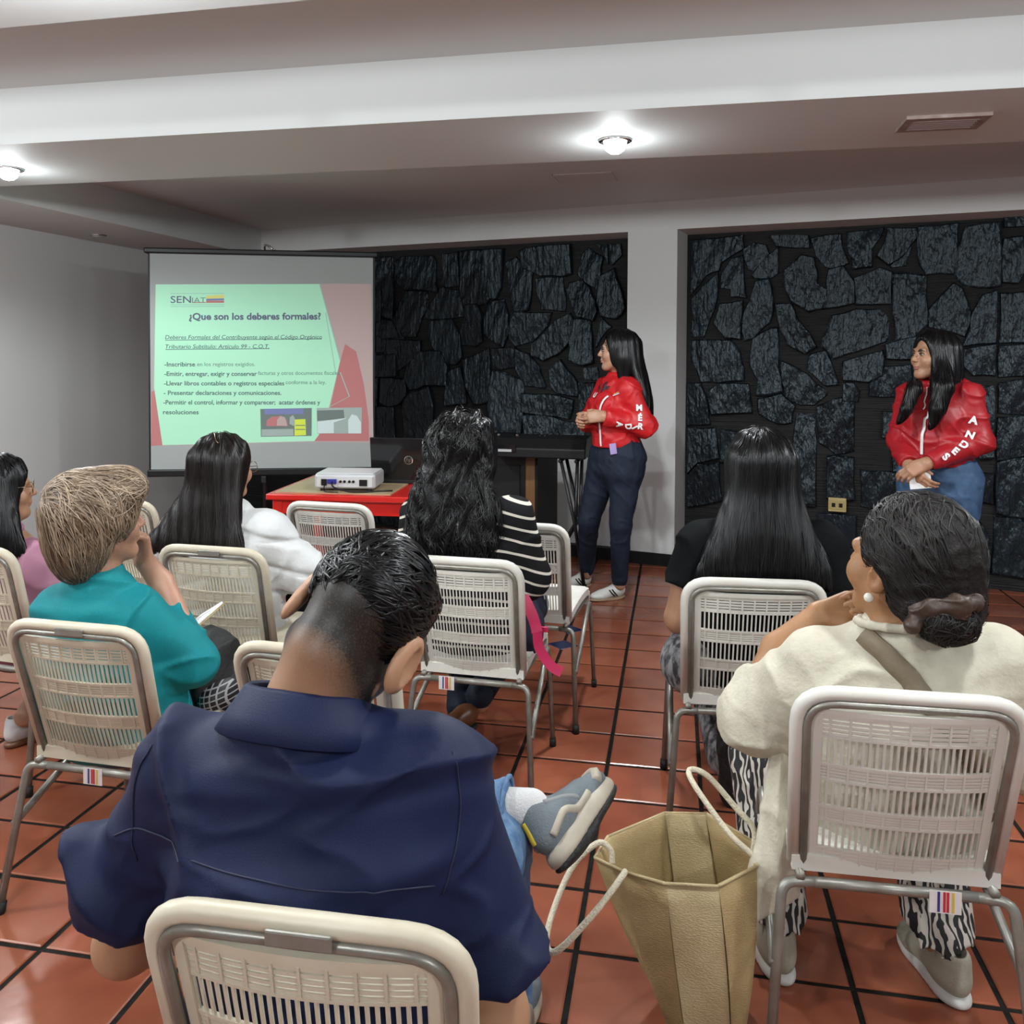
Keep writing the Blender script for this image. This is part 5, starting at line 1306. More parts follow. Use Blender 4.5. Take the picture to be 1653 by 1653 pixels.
h.rc(Lh((0, -.10, -.05)), (.512, 1.785, .935), .055, .035, .04)
h.el(Lh((0, .096, -.012)), V3((.105, .078, .120)) * sc, Rc, .015, 's'); h.el(Lh((-.09, .012, -.03)), V3((.035, .045, .045)) * sc, Rc, .015, 's')
h.disp = folds(.0022, 70, 6, (1, 1, 1)); h.mesh('hair', .0045, M['hair_dark'], rt)
bunp = V3((.512, 1.785, .935))
roots = scalp_points(h, 2400, hc - .18, hc + .18, lambda P: ((P - hc) @ Rc)[:, 1] > -.09, 3)
wv = waves(110, 5)
a = strands(h, roots, lambda P: (lambda d: d / np.linalg.norm(d, axis=1, keepdims=True))(bunp - P), 20, .009, .002, .0013, .22, lambda P, k, jd: (wv(P) * .45)[:, None] * V3((.6, .3, .6)), 6, .5)
hair_mesh('hair_locks', [a], M['hair_dark_s'], rt)
bun = Sol(); bun.el((.512, 1.762, .918), (.058, .048, .044), None, 0); bun.disp = folds(.003, 75, 2); o = bun.mesh('bun', .004, M['hair_dark'], rt)
rts = scalp_points(bun, 500, V3((.43, 1.69, .85)), V3((.60, 1.83, .97)), lambda P: P[:, 2] < .945, 8)
a = strands(bun, rts, lambda P: np.cross(P - V3((.512, 1.762, .918)), V3((.2, .9, .2))), 10, .007, .003, .0012, .5, None, 4, .4); hair_mesh('bun_locks', [a], M['hair_dark_s'], rt)
M['scrunchie'] = mat('brown_satin', (.045, .026, .018), .45, bump=(40, .3))
sq = Sol(); pts = [V3((.512 + .052 * math.cos(t), 1.772 + .043 * math.sin(t), .950 + .010 * math.cos(t + .5))) for t in np.linspace(0, 6.283, 15)]
for i in range(14): sq.rc(pts[i], pts[i + 1], .017 + .006 * math.sin(i * 2.4), .017 + .006 * math.sin((i + 1) * 2.4), .01)
sq.rc((.465, 1.75, .935), (.447, 1.742, .912), .012, .016, .012); sq.disp = folds(.004, 70, 5, (1, 1, 2)); sq.mesh('scrunchie', .0035, M['scrunchie'], rt)
MB().ellipsoid(tuple(Lh((-.094, -.004, -.046)) - np.array(rt.location)), (.0095, .0095, .0095), 16).build('pearl_earring', mat('pearl', (.75, .72, .66), .18, coat=.5), rt, True)
M['cream_cloth'] = mat('cream_textured_cotton', (.58, .545, .44), .75, bump=(130, .22), vary=(40, .2, (.53, .49, .385)))
s = Sol()
s.loft([(.47, 1.98, .40), (.47, 1.925, .55), (.475, 1.895, .70), (.47, 1.895, .79), (.455, 1.88, .835), (.447, 1.866, .868)], [(.21, .15), (.20, .14), (.215, .145), (.18, .105), (.105, .088), (.074, .074)], k=.03)
s.rc((.315, 1.905, .775), (.64, 1.905, .79), .068, .068, .05)
s.rc((.30, 1.915, .765), (.190, 1.975, .615), .072, .080, .05); rc_cut(s, (.190, 1.985, .61), (.245, 2.03, .76), .076, .055, (.215, 2.01, .695), (.35, .2, .9), .04)
s.rc((.66, 1.91, .775), (.76, 1.97, .575), .078, .082, .05); s.rc((.76, 1.97, .575), (.70, 2.14, .53), .075, .06, .03)
f1 = folds(.0075, 15, 13, (1.2, .7, 1.2)); f2 = folds(.0018, 45, 4); s.disp = lambda P: f1(P) + f2(P)
s.keep((.47, 1.9, .38), (0, 0, 1)); s.mesh('jacket', .005, M['cream_cloth'], rt)
tl = Sol(); tl.loft([(.27, 1.96, .58), (.235, 1.90, .44), (.205, 1.845, .31), (.19, 1.82, .25)], [(.06, .035), (.055, .030), (.055, .020), (.05, .012)], right=(.9, .43, 0), k=.02, cap=.3)
tl.disp = folds(.006, 26, 7, (1.4, 1.4, .4)); tl.keep((.20, 1.82, .265), (-.45, .1, .9)); tl.mesh('jacket_tail', .005, M['cream_cloth'], rt)
cl = Sol()
pts = [V3((.447 + .072 * math.cos(t), 1.866 + .072 * math.sin(t), .878 - .010 * math.sin(t))) for t in np.linspace(-4.2, 1.0, 13)]
for i in range(12): cl.rc(pts[i], pts[i + 1], .009, .009, .004)
cl.mesh('jacket_collar', .004, M['cream_cloth'], rt)
M['strap'] = mat('olive_brown_webbing', (.20, .155, .10), .55, bump=(300, .2))
ribbon('crossbody_strap', s, [(.385, 1.84, .86), (.405, 1.80, .84), (.45, 1.77, .80), (.50, 1.755, .745), (.56, 1.755, .67), (.62, 1.77, .58), (.66, 1.82, .50)], .042, M['strap'], rt, .002, .003, 8)
zb = bpy.data.materials.new('zebra_print'); zb.use_nodes = True; nt = zb.node_tree; pb = nt.nodes['Principled BSDF']; pb.inputs['Roughness'].default_value = .7
wvn = nt.nodes.new('ShaderNodeTexWave'); wvn.inputs['Scale'].default_value = 9; wvn.inputs['Distortion'].default_value = 13; wvn.inputs['Detail'].default_value = 2.0; wvn.inputs['Detail Scale'].default_value = 1.6
mpn = nt.nodes.new('ShaderNodeMapping'); mpn.inputs['Rotation'].default_value = (0, .5, .4); mpn.inputs['Scale'].default_value = (2.2, 1.2, .8)
tcn = nt.nodes.new('ShaderNodeTexCoord'); nt.links.new(tcn.outputs['Object'], mpn.inputs[0]); nt.links.new(mpn.outputs[0], wvn.inputs['Vector'])
rp = nt.nodes.new('ShaderNodeValToRGB'); rp.color_ramp.elements[0].position = .47; rp.color_ramp.elements[0].color = (.012, .012, .014, 1); rp.color_ramp.elements[1].position = .53; rp.color_ramp.elements[1].color = (.60, .56, .50, 1)
nt.links.new(wvn.outputs['Fac'], rp.inputs[0]); nt.links.new(rp.outputs[0], pb.inputs['Base Color'])
z_ = Sol(); z_.rc((.47, 2.0, .44), (.47, 2.02, .44), .14, .14, 0)
for p0, p1, p2 in (((.39, 2.05, .44), (.225, 2.27, .40), (.248, 2.07, .13)), ((.56, 2.05, .44), (.63, 2.34, .41), (.608, 2.07, .13))):
    z_.rc(p0, p1, .095, .078, .05); rc_cut(z_, p1, (p2[0], p2[1], .06), .078, .078, (p2[0], p2[1], .105), (0, 0, -1), .03)
z_.disp = folds(.006, 30, 9, (1.4, 1.4, .5)); z_.mesh('zebra_trousers', .006, zb, rt)
M['shoe_beige'] = mat('pale_olive_canvas', (.36, .34, .27), .7, bump=(250, .2)); M['sole_white'] = mat('white_rubber_sole', (.62, .61, .58), .5)
shoe(rt, (.262, 1.985, 0), (-.30, .95, 0), (0, 0, 1), .255, M['shoe_beige'], M['sole_white'], 'slip_on_shoe')
shoe(rt, (.632, 1.985, 0), (-.27, .96, 0), (0, 0, 1), .255, M['shoe_beige'], M['sole_white'], 'slip_on_shoe')

# ------------------------------------------------------------------ the woman in the black T-shirt
rt = person('w', (.25, 2.76, 0), 'woman in a black T-shirt with long straight black hair', AUD)
Rb = rotm(4, -2, 0); hc = V3((.258, 2.77, 1.075))
b = Sol(); Lh = add_head(b, hc, Rb, 1.0)
b.chain([Lh((0, -.025, -.05)), (.258, 2.74, .93), (.258, 2.74, .86)], [.055, .056, .07], .03)
b.loft([(.25, 2.76, .46), (.255, 2.74, .62), (.257, 2.73, .78), (.257, 2.74, .86)], [(.16, .11), (.17, .11), (.17, .105), (.12, .08)], k=.04)
b.chain([(.075, 2.74, .85), (.02, 2.74, .60), (.12, 2.95, .52)], [.055, .048, .036], .03); b.chain([(.445, 2.74, .86), (.50, 2.74, .61), (.40, 2.95, .52)], [.055, .048, .036], .03)
for wx, sd in ((.12, 1), (.40, -1)): add_hand(b, (wx, 2.95, .52), (.3 * sd, .95, 0), (0, 0, -1), -sd, .95)
for p0, p1, p2 in (((.17, 2.8, .46), (.10, 3.15, .45), (.175, 2.78, .12)), ((.34, 2.8, .46), (.38, 3.18, .45), (.36, 3.1, .08))): b.chain([p0, p1, p2], [.08, .052, .038], .03)
b.mesh('body', .0062, M['skin_b'], rt)
M['black_cotton'] = mat('black_cotton', (.0050, .0060, .0066), .8, spec=.08, bump=(300, .15))
s = Sol(); s.loft([(.25, 2.77, .42), (.255, 2.745, .58), (.257, 2.735, .75), (.257, 2.74, .85), (.257, 2.745, .895)], [(.20, .14), (.205, .14), (.205, .135), (.175, .10), (.08, .07)], k=.03)
s.rc((.10, 2.74, .835), (.42, 2.74, .845), .066, .066, .05)
rc_cut(s, (.085, 2.74, .83), (.015, 2.74, .63), .078, .082, (.03, 2.74, .715), (-.25, 0, -1), .05); rc_cut(s, (.435, 2.74, .84), (.505, 2.74, .64), .078, .082, (.49, 2.74, .725), (.25, 0, -1), .05)
s.disp = folds(.005, 22, 31, (1, 1, 1.5)); s.mesh('t_shirt', .006, M['black_cotton'], rt)
M['grey_pattern'] = mat('grey_patterned_cloth', (.03, .03, .035), .7, vary=(60, .6, (.28, .28, .29), (1, 1, .35)))
z_ = Sol(); z_.rc((.25, 2.8, .45), (.25, 2.82, .45), .14, .14, 0)
for p0, p1, p2 in (((.16, 2.8, .455), (.10, 3.15, .44), (.17, 2.81, .14)), ((.34, 2.8, .455), (.38, 3.18, .44), (.36, 3.1, .1))): z_.chain([p0, p1, p2], [.095, .075, .062], .05)
z_.rc((.06, 2.72, .47), (.08, 2.9, .46), .10, .09, .04)
z_.mesh('trousers', .007, M['grey_pattern'], rt)
shoe(rt, (.175, 2.70, .24), (.04, .22, -.97), (0, .95, .25), .25, M['rubber'], M['outsole'], 'black_shoe'); shoe(rt, (.36, 3.03, 0), (.05, 1, 0), (0, 0, 1), .25, M['rubber'], M['outsole'], 'black_shoe')
cx = .262
long_hair(rt, hc, Rb, 1.06, [(cx, 2.70, 1.10), (cx, 2.675, .98), (cx, 2.645, .88), (cx, 2.625, .80), (cx, 2.618, .755)], [(.085, .055), (.115, .055), (.155, .045), (.19, .035), (.195, .022)], (1, 0, 0), M['hair_black'], M['hair_black_s'], 2200, 34, .0135, .016, .0019, None, .10, 11, .006, lv=.2)

# ------------------------------------------------------------------ the woman in the striped top
rt = person('w', (-.68, 2.88, 0), 'woman in a black and white striped top with long wavy hair', AUD)
Rs2 = rotm(12, -3, 3); hc = V3((-.722, 2.88, 1.098))
b = Sol(); Lh = add_head(b, hc, Rs2, 1.0)
b.chain([Lh((0, -.025, -.05)), (-.71, 2.85, .96), (-.70, 2.85, .89)], [.055, .055, .07], .03)
b.loft([(-.67, 2.88, .47), (-.68, 2.85, .64), (-.695, 2.84, .80), (-.70, 2.85, .90)], [(.15, .11), (.15, .10), (.155, .10), (.12, .08)], k=.04)
b.chain([(-.87, 2.85, .88), (-.915, 2.88, .64), (-.80, 3.08, .56)], [.05, .045, .034], .03); b.chain([(-.525, 2.85, .89), (-.475, 2.88, .65), (-.57, 3.08, .56)], [.05, .045, .034], .03)
for wx, sd in ((-.80, 1), (-.57, -1)): add_hand(b, (wx, 3.08, .56), (.3 * sd, .95, 0), (0, 0, -1), -sd, .95)
for p0, p1, p2 in (((-.76, 2.92, .46), (-.80, 3.30, .46), (-.77, 3.05, .10)), ((-.59, 2.92, .46), (-.55, 3.30, .46), (-.69, 3.02, .16))): b.chain([p0, p1, p2], [.08, .052, .036], .03)
b.mesh('body', .0062, M['skin_b'], rt)
sp_ = bpy.data.materials.new('striped_knit'); sp_.use_nodes = True; nt = sp_.node_tree; pb = nt.nodes['Principled BSDF']; pb.inputs['Roughness'].default_value = .8; pb.inputs['Specular IOR Level'].default_value = .1
tcn = nt.nodes.new('ShaderNodeTexCoord'); sx3 = nt.nodes.new('ShaderNodeSeparateXYZ'); nt.links.new(tcn.outputs['Object'], sx3.inputs[0])
ab = nt.nodes.new('ShaderNodeMath'); ab.operation = 'MULTIPLY'; nt.links.new(sx3.outputs['X'], ab.inputs[0]); nt.links.new(sx3.outputs['X'], ab.inputs[1])
ad = nt.nodes.new('ShaderNodeMath'); ad.operation = 'MULTIPLY_ADD'; ad.inputs[1].default_value = .9; nt.links.new(ab.outputs[0], ad.inputs[0]); nt.links.new(sx3.outputs['Z'], ad.inputs[2])
dv = nt.nodes.new('ShaderNodeMath'); dv.operation = 'DIVIDE'; dv.inputs[1].default_value = .042; nt.links.new(ad.outputs[0], dv.inputs[0])
fr = nt.nodes.new('ShaderNodeMath'); fr.operation = 'FRACT'; nt.links.new(dv.outputs[0], fr.inputs[0])
gt = nt.nodes.new('ShaderNodeMath'); gt.operation = 'GREATER_THAN'; gt.inputs[1].default_value = .80; nt.links.new(fr.outputs[0], gt.inputs[0])
mx = nt.nodes.new('ShaderNodeMix'); mx.data_type = 'RGBA'; mx.inputs['A'].default_value = (.010, .010, .011, 1); mx.inputs['B'].default_value = (.62, .58, .50, 1)
nt.links.new(gt.outputs[0], mx.inputs['Factor']); nt.links.new(mx.outputs['Result'], pb.inputs['Base Color'])
s = Sol(); s.loft([(-.67, 2.89, .43), (-.68, 2.86, .60), (-.695, 2.845, .77), (-.70, 2.85, .87), (-.705, 2.855, .925)], [(.185, .14), (.18, .13), (.185, .13), (.16, .10), (.075, .07)], k=.03)
s.rc((-.845, 2.85, .865), (-.55, 2.85, .875), .063, .063, .05)
s.rc((-.86, 2.85, .86), (-.905, 2.88, .66), .072, .072, .05); s.rc((-.905, 2.88, .66), (-.81, 3.06, .565), .07, .05, .03)
s.rc((-.535, 2.85, .87), (-.485, 2.88, .67), .072, .072, .05); s.rc((-.485, 2.88, .67), (-.57, 3.06, .565), .07, .05, .03)
s.disp = folds(.004, 24, 41); s.mesh('striped_top', .006, sp_, rt)
z_ = Sol(); z_.rc((-.67, 2.92, .45), (-.67, 2.94, .45), .14, .14, 0); z_.rc((-.52, 2.88, .47), (-.53, 3.0, .47), .085, .08, .05)
for p0, p1, p2 in (((-.76, 2.92, .455), (-.80, 3.30, .45), (-.77, 3.05, .13)), ((-.59, 2.92, .455), (-.55, 3.30, .45), (-.69, 3.02, .19))): z_.chain([p0, p1, p2], [.095, .07, .05], .05)
z_.mesh('jeans', .007, M['denim_dark'], rt)
M['shoe_brown'] = mat('brown_leather', (.13, .050, .020), .4)
shoe(rt, (-.70, 3.0, .085), (-.35, -.75, .10), (0, .1, 1), .24, M['shoe_brown'], M['outsole'], 'brown_shoe', False, sole_h=.012); shoe(rt, (-.77, 3.0, 0), (-.1, 1, 0), (0, 0, 1), .24, M['shoe_brown'], M['outsole'], 'brown_shoe', False, sole_h=.012)
wv1, wv2 = waves(34, 61), waves(34, 62)
cx = -.725
hs, _ = long_hair(rt, hc, Rs2, 1.07, [(cx, 2.82, 1.12), (cx, 2.79, 1.00), (cx, 2.765, .90), (cx + .005, 2.745, .82), (cx + .015, 2.735, .775)], [(.085, .055), (.120, .058), (.150, .05), (.145, .042), (.105, .028)], (1, 0, 0), M['hair_black'], M['hair_black_s'], 2200, 36, .0135, .018, .0019,
    lambda P, k, jd: np.stack([1.7 * np.sin(k * .75 + jd[:, 0] * 9 + wv1(P) * 3), .3 * wv2(P), 0 * jd[:, 0]], 1) * min(1, k / 8), .22, 12, .006, lv=.35, lift=.010, clump=lambda P: .0055 * np.sin(105 * P[:, 0] + 2.0 * np.sin(42 * P[:, 2] + 4 * np.sin(22 * P[:, 0]))))

# ------------------------------------------------------------------ the woman in the white puffer jacket
rt = person('w', (-1.61, 2.92, 0), 'woman in a white puffer jacket with long dark hair and a hair clip', AUD)
Rw = rotm(-24, -3, 2); hc = V3((-1.628, 2.91, 1.010))
b = Sol(); Lh = add_head(b, hc, Rw, .97)
b.chain([Lh((0, -.025, -.05)), (-1.625, 2.89, .88), (-1.62, 2.89, .80)], [.053, .055, .07], .03)
b.loft([(-1.60, 2.92, .46), (-1.61, 2.89, .60), (-1.62, 2.88, .74), (-1.62, 2.88, .81)], [(.15, .11), (.15, .10), (.155, .10), (.12, .08)], k=.04)
b.chain([(-1.79, 2.89, .79), (-1.86, 2.92, .60), (-1.74, 3.1, .54)], [.05, .045, .034], .03); b.chain([(-1.45, 2.89, .80), (-1.34, 2.94, .63), (-1.46, 3.12, .56)], [.05, .045, .034], .03)
for wx, sd in ((-1.74, 1), (-1.46, -1)): add_hand(b, (wx, 3.11, .55), (.3 * sd, .95, 0), (0, 0, -1), -sd, .9)
for p0, p1, p2 in (((-1.69, 2.95, .45), (-1.72, 3.33, .45), (-1.70, 3.3, .08)), ((-1.53, 2.95, .45), (-1.49, 3.33, .45), (-1.5, 3.3, .08))): b.chain([p0, p1, p2], [.08, .052, .036], .03)
b.mesh('body', .0062, M['skin_b'], rt)
M['puffer'] = mat('white_quilted_nylon', (.66, .67, .67), .6, bump=(60, .25))
s = Sol(); s.loft([(-1.60, 2.93, .42), (-1.61, 2.90, .57), (-1.62, 2.885, .71), (-1.62, 2.89, .79), (-1.625, 2.895, .85)], [(.20, .15), (.20, .15), (.205, .145), (.175, .11), (.09, .08)], k=.03)
s.rc((-1.77, 2.89, .765), (-1.47, 2.89, .775), .075, .075, .05)
s.rc((-1.785, 2.89, .76), (-1.85, 2.92, .60), .085, .085, .05); s.rc((-1.85, 2.92, .60), (-1.76, 3.07, .55), .08, .06, .03)
s.rc((-1.455, 2.89, .765), (-1.35, 2.94, .635), .085, .086, .05); s.rc((-1.35, 2.94, .635), (-1.45, 3.09, .565), .08, .06, .03)
f1 = folds(.004, 24, 51)
s.disp = lambda P: f1(P) + .011 * np.exp(-(((P[:, 2] + .30 * np.abs(P[:, 0] + 1.62) + .02) % .10 - .05) / .011) ** 2) - .003
s.keep((0, 0, .40), (0, 0, 1)); s.mesh('puffer_jacket', .006, M['puffer'], rt)
z_ = Sol(); z_.rc((-1.60, 2.95, .43), (-1.60, 2.97, .43), .14, .14, 0)
for p0, p1, p2 in (((-1.69, 2.95, .45), (-1.72, 3.33, .44), (-1.70, 3.3, .1)), ((-1.53, 2.95, .45), (-1.49, 3.33, .44), (-1.5, 3.3, .1))): z_.chain([p0, p1, p2], [.095, .07, .055], .05)
z_.mesh('trousers', .008, M['black_cotton'], rt)
for x in (-1.70, -1.5): shoe(rt, (x, 3.24, 0), (0, 1, 0), (0, 0, 1), .24, M['rubber'], M['outsole'], 'black_shoe')
M['hair_brown'] = mat('dark_brown_long_hair', (.009, .0065, .006), .42, spec=.25, bump=(70, .5, (1, 1, .06))); M['hair_brown_s'] = tone_mat('dark_brown_long_locks', (.0045, .0034, .0034), (.015, .011, .0095), .33, .28)
cx = -1.65
hs, _ = long_hair(rt, hc, Rw, 1.03, [(-1.632, 2.85, 1.03), (-1.638, 2.83, .93), (-1.66, 2.80, .83), (-1.675, 2.775, .76), (-1.68, 2.765, .725)], [(.085, .055), (.110, .055), (.15, .045), (.19, .035), (.20, .022)], (1, 0, 0), M['hair_brown'], M['hair_brown_s'], 1800, 32, .0135, .013, .0018, None, .10, 13, .006, lv=.2)
P = project(hs, dense([Lh((.0, -.06, .115)), Lh((.03, -.075, .105)), Lh((.055, -.075, .09))], 5), .004) - np.array(rt.location)
MB().tube([tuple(p) for p in P], .0022, 6).build('hair_clip', M['glasses'], rt, True)
def glasses(root, L, R, sc):
    for x in (-1, 1):
        rim = [tuple(L((x * .033 + .024 * math.cos(t), .104, -.002 + .021 * math.sin(t))) - np.array(root.location)) for t in np.linspace(0, 6.283, 21)[:-1]]
        MB().tube(rim, .0014 * sc, 6, closed=True).build('glasses_rim', M['glasses'], root, True)
        MB().tube([tuple(L(p) - np.array(root.location)) for p in ((x * .057, .103, .004), (x * .078, .06, .006), (x * .084, -.01, .008))], .0013 * sc, 6).build('glasses_temple', M['glasses'], root, True)
    MB().tube([tuple(L(p) - np.array(root.location)) for p in ((-.010, .104, .004), (0, .107, .007), (.010, .104, .004))], .0013 * sc, 6).build('glasses_bridge', M['glasses'], root, True)
glasses(rt, Lh, Rw, 1.0)

# ------------------------------------------------------------------ the older woman in the teal top
rt = person('w', (-1.53, 2.08, 0), 'older woman in a teal top with short blonde hair, hand at her mouth', AUD)
Rt = rotm(-41, 2, 4); hc = V3((-1.522, 2.065, .975))
b = Sol(); Lh = add_head(b, hc, Rt, .98)
b.chain([Lh((0, -.025, -.05)), (-1.525, 2.06, .84), (-1.53, 2.068, .76)], [.053, .052, .055], .03)
b.loft([(-1.50, 2.10, .46), (-1.515, 2.08, .58), (-1.53, 2.07, .70), (-1.53, 2.07, .77)], [(.15, .11), (.13, .09), (.12, .08), (.09, .06)], k=.04)
b.chain([(-1.665, 2.07, .74), (-1.73, 2.10, .56), (-1.62, 2.28, .52)], [.045, .042, .033], .03)
b.chain([(-1.395, 2.07, .73), (-1.285, 2.13, .585), (-1.445, 2.225, .765), (-1.482, 2.20, .835)], [.045, .042, .034, .027], .03)
add_hand(b, (-1.480, 2.20, .825), (-.10, -.12, .98), (-.35, -.9, -.1), -1, .95, (.95, 1.0, 1.05, 1.1), .02, (.4, .5))
add_hand(b, (-1.62, 2.28, .52), (.5, .85, 0), (0, 0, -1), -1, .9)
for p0, p1, p2 in (((-1.59, 2.12, .45), (-1.62, 2.48, .44), (-1.62, 2.45, .08)), ((-1.43, 2.12, .45), (-1.40, 2.48, .44), (-1.40, 2.45, .08))): b.chain([p0, p1, p2], [.08, .052, .036], .03)
b.mesh('body', .0045, skin_mat('skin_older_tan', (.44, .235, .155)), rt)
M['hair_blonde'] = mat('blonde_grey_hair', (.15, .09, .05), .5, bump=(60, .6), vary=(16, .4, (.07, .05, .036)))
M['hair_blonde_s'] = tone_mat('blonde_grey_locks', (.10, .06, .032), (.40, .30, .21), .42, .4)
M['hair_nape_s'] = tone_mat('dark_nape_locks', (.05, .035, .026), (.20, .15, .11), .45, .4)
h = Sol(); h.el(Lh((0, -.028, .030)), V3((.112, .118, .108)), Rt, 0); h.el(Lh((0, -.055, -.055)), V3((.092, .080, .080)), Rt, .04)
h.el(Lh((0, .05, .085)), V3((.08, .065, .05)), Rt, .03); h.el(Lh((0, -.055, -.115)), V3((.068, .055, .045)), Rt, .03)
h.el(Lh((0, .120, -.065)), V3((.12, .066, .100)), Rt, .015, 's'); h.el(Lh((.105, .035, -.075)), V3((.05, .036, .055)), Rt, .015, 's')
hf = waves(34, 71); h.disp = lambda P: .005 * hf(P); h.mesh('hair', .005, M['hair_blonde'], rt)
crown = Lh((-.005, -.105, .055))
def tdir(P):
    d = P - crown; d = d / np.maximum(np.linalg.norm(d, axis=1, keepdims=True), .01); sw = np.cross(d, Rt @ V3((0, -1, .2)))
    fall = np.clip((crown[2] + .02 - P[:, 2]) / .08, 0, 1)[:, None]
    return d + sw * .35 * (1 - fall) + V3((0, 0, -.9)) * fall
wv = waves(45, 72)
tw = lambda P, k, jd: np.stack([wv(P), wv(P + .1), 0 * wv(P)], 1) * .35
r1 = scalp_points(h, 3000, hc - .16, hc + .16, lambda P: P[:, 2] > hc[2] - .045, 3); r2 = scalp_points(h, 700, hc - .18, hc + .12, lambda P: P[:, 2] < hc[2] - .03, 9)
hair_mesh('hair_locks', [strands(h, r1, tdir, 15, .0085, .0055, .0012, .26, tw, 7, .45)], M['hair_blonde_s'], rt)
hair_mesh('nape_locks', [strands(h, r2, tdir, 9, .009, .004, .0013, .3, tw, 8, .5)], M['hair_nape_s'], rt)
M['teal'] = mat('teal_jersey', (.0, .18, .205), .7, spec=.3, bump=(300, .12))
s = Sol(); s.loft([(-1.49, 2.11, .41), (-1.505, 2.09, .54), (-1.525, 2.075, .66), (-1.53, 2.07, .74), (-1.53, 2.065, .80), (-1.528, 2.06, .830)], [(.20, .15), (.19, .14), (.175, .13), (.15, .105), (.095, .080), (.070, .064)], k=.03)
s.rc((-1.64, 2.07, .725), (-1.42, 2.07, .72), .058, .058, .05)
s.rc((-1.655, 2.07, .72), (-1.725, 2.10, .56), .064, .062, .04); s.rc((-1.725, 2.10, .56), (-1.64, 2.25, .525), .06, .05, .03)
s.rc((-1.405, 2.07, .715), (-1.285, 2.125, .58), .064, .064, .04); s.rc((-1.285, 2.13, .58), (-1.385, 2.19, .68), .062, .048, .03)
f1 = folds(.0055, 22, 81, (.8, .8, 1.9)); s.disp = f1; s.mesh('teal_top', .005, M['teal'], rt)
z_ = Sol(); z_.rc((-1.50, 2.13, .43), (-1.50, 2.15, .43), .15, .15, 0)
for p0, p1, p2 in (((-1.59, 2.12, .45), (-1.62, 2.48, .43), (-1.62, 2.45, .1)), ((-1.43, 2.12, .45), (-1.40, 2.48, .43), (-1.40, 2.45, .1))): z_.chain([p0, p1, p2], [.095, .07, .055], .05)
z_.mesh('blue_trousers', .008, mat('blue_cloth', (.02, .07, .14), .7), rt)
for x in (-1.62, -1.40): shoe(rt, (x, 2.39, 0), (0, 1, 0), (0, 0, 1), .23, M['rubber'], M['outsole'], 'black_shoe')
MB().ellipsoid(tuple(Lh((.088, -.004, -.045)) - np.array(rt.location)), (.005, .005, .007), 10).build('earring', M['glasses'], rt, True)
# her bag and notebook
e = empty('backpack', (-1.345, 2.30, 0), 0, 'black backpack with a plaid side on the lap of the woman in teal', 'backpack')
bg = Sol(); bg.el((-1.350, 2.31, .505), (.085, .12, .11), rotm(10, 0, 14), 0); bg.el((-1.335, 2.30, .455), (.09, .11, .08), None, .04); bg.disp = folds(.007, 26, 15); bg.mesh('bag_body', .005, mat('black_nylon', (.008, .008, .009), .6, bump=(120, .3)), e)
pl = bpy.data.materials.new('plaid_cloth'); pl.use_nodes = True; nt = pl.node_tree; bk = nt.nodes.new('ShaderNodeTexBrick'); bk.offset = 0; bk.inputs['Scale'].default_value = 34; bk.inputs['Mortar Size'].default_value = .06; bk.inputs['Brick Width'].default_value = .5; bk.inputs['Row Height'].default_value = .5
bk.inputs['Color1'].default_value = bk.inputs['Color2'].default_value = (.008, .008, .01, 1); bk.inputs['Mortar'].default_value = (.35, .35, .36, 1)
tcn = nt.nodes.new('ShaderNodeTexCoord'); mpn = nt.nodes.new('ShaderNodeMapping'); mpn.inputs['Rotation'].default_value = (1.57, 0, .2); nt.links.new(tcn.outputs['Object'], mpn.inputs[0]); nt.links.new(mpn.outputs[0], bk.inputs['Vector']); nt.links.new(bk.outputs['Color'], nt.nodes['Principled BSDF'].inputs['Base Color'])
pp = Sol(); pp.el((-1.285, 2.275, .44), (.055, .10, .06), None, 0); pp.mesh('plaid_pocket', .005, pl, e)
MB().tube([tuple(V3(p) - np.array(e.location)) for p in smooth_path([(-1.425, 2.22, .575), (-1.40, 2.205, .595), (-1.375, 2.205, .59), (-1.38, 2.205, .575), (-1.41, 2.21, .57)], 5)], .0025, 6).build('buckle', M['chrome'], e, True)
nb_ = empty('notebook', (-1.425, 2.36, .60), math.radians(-20), 'small open notebook with handwriting held beside the teal sleeve', 'notebook')
NM = Matrix.Rotation(math.radians(-30), 4, 'Y') @ Matrix.Rotation(math.radians(20), 4, 'X')
MB().box((-.055, -.09, .0), (.055, .09, .008), NM).build('pages', M['paper'], nb_, bevel=.002)
MB().box((-.058, -.093, -.004), (.058, .093, -.0005), NM).build('cover', M['jute'], nb_)
for k in range(7): MB().box((-.042, -.075 + k * .02, .0082), (.042 - .012 * (k % 3), -.0735 + k * .02, .0088), NM).build('handwriting_line', mat('ink', (.15, .15, .18), .6) if k == 0 else bpy.data.materials['ink'], nb_)

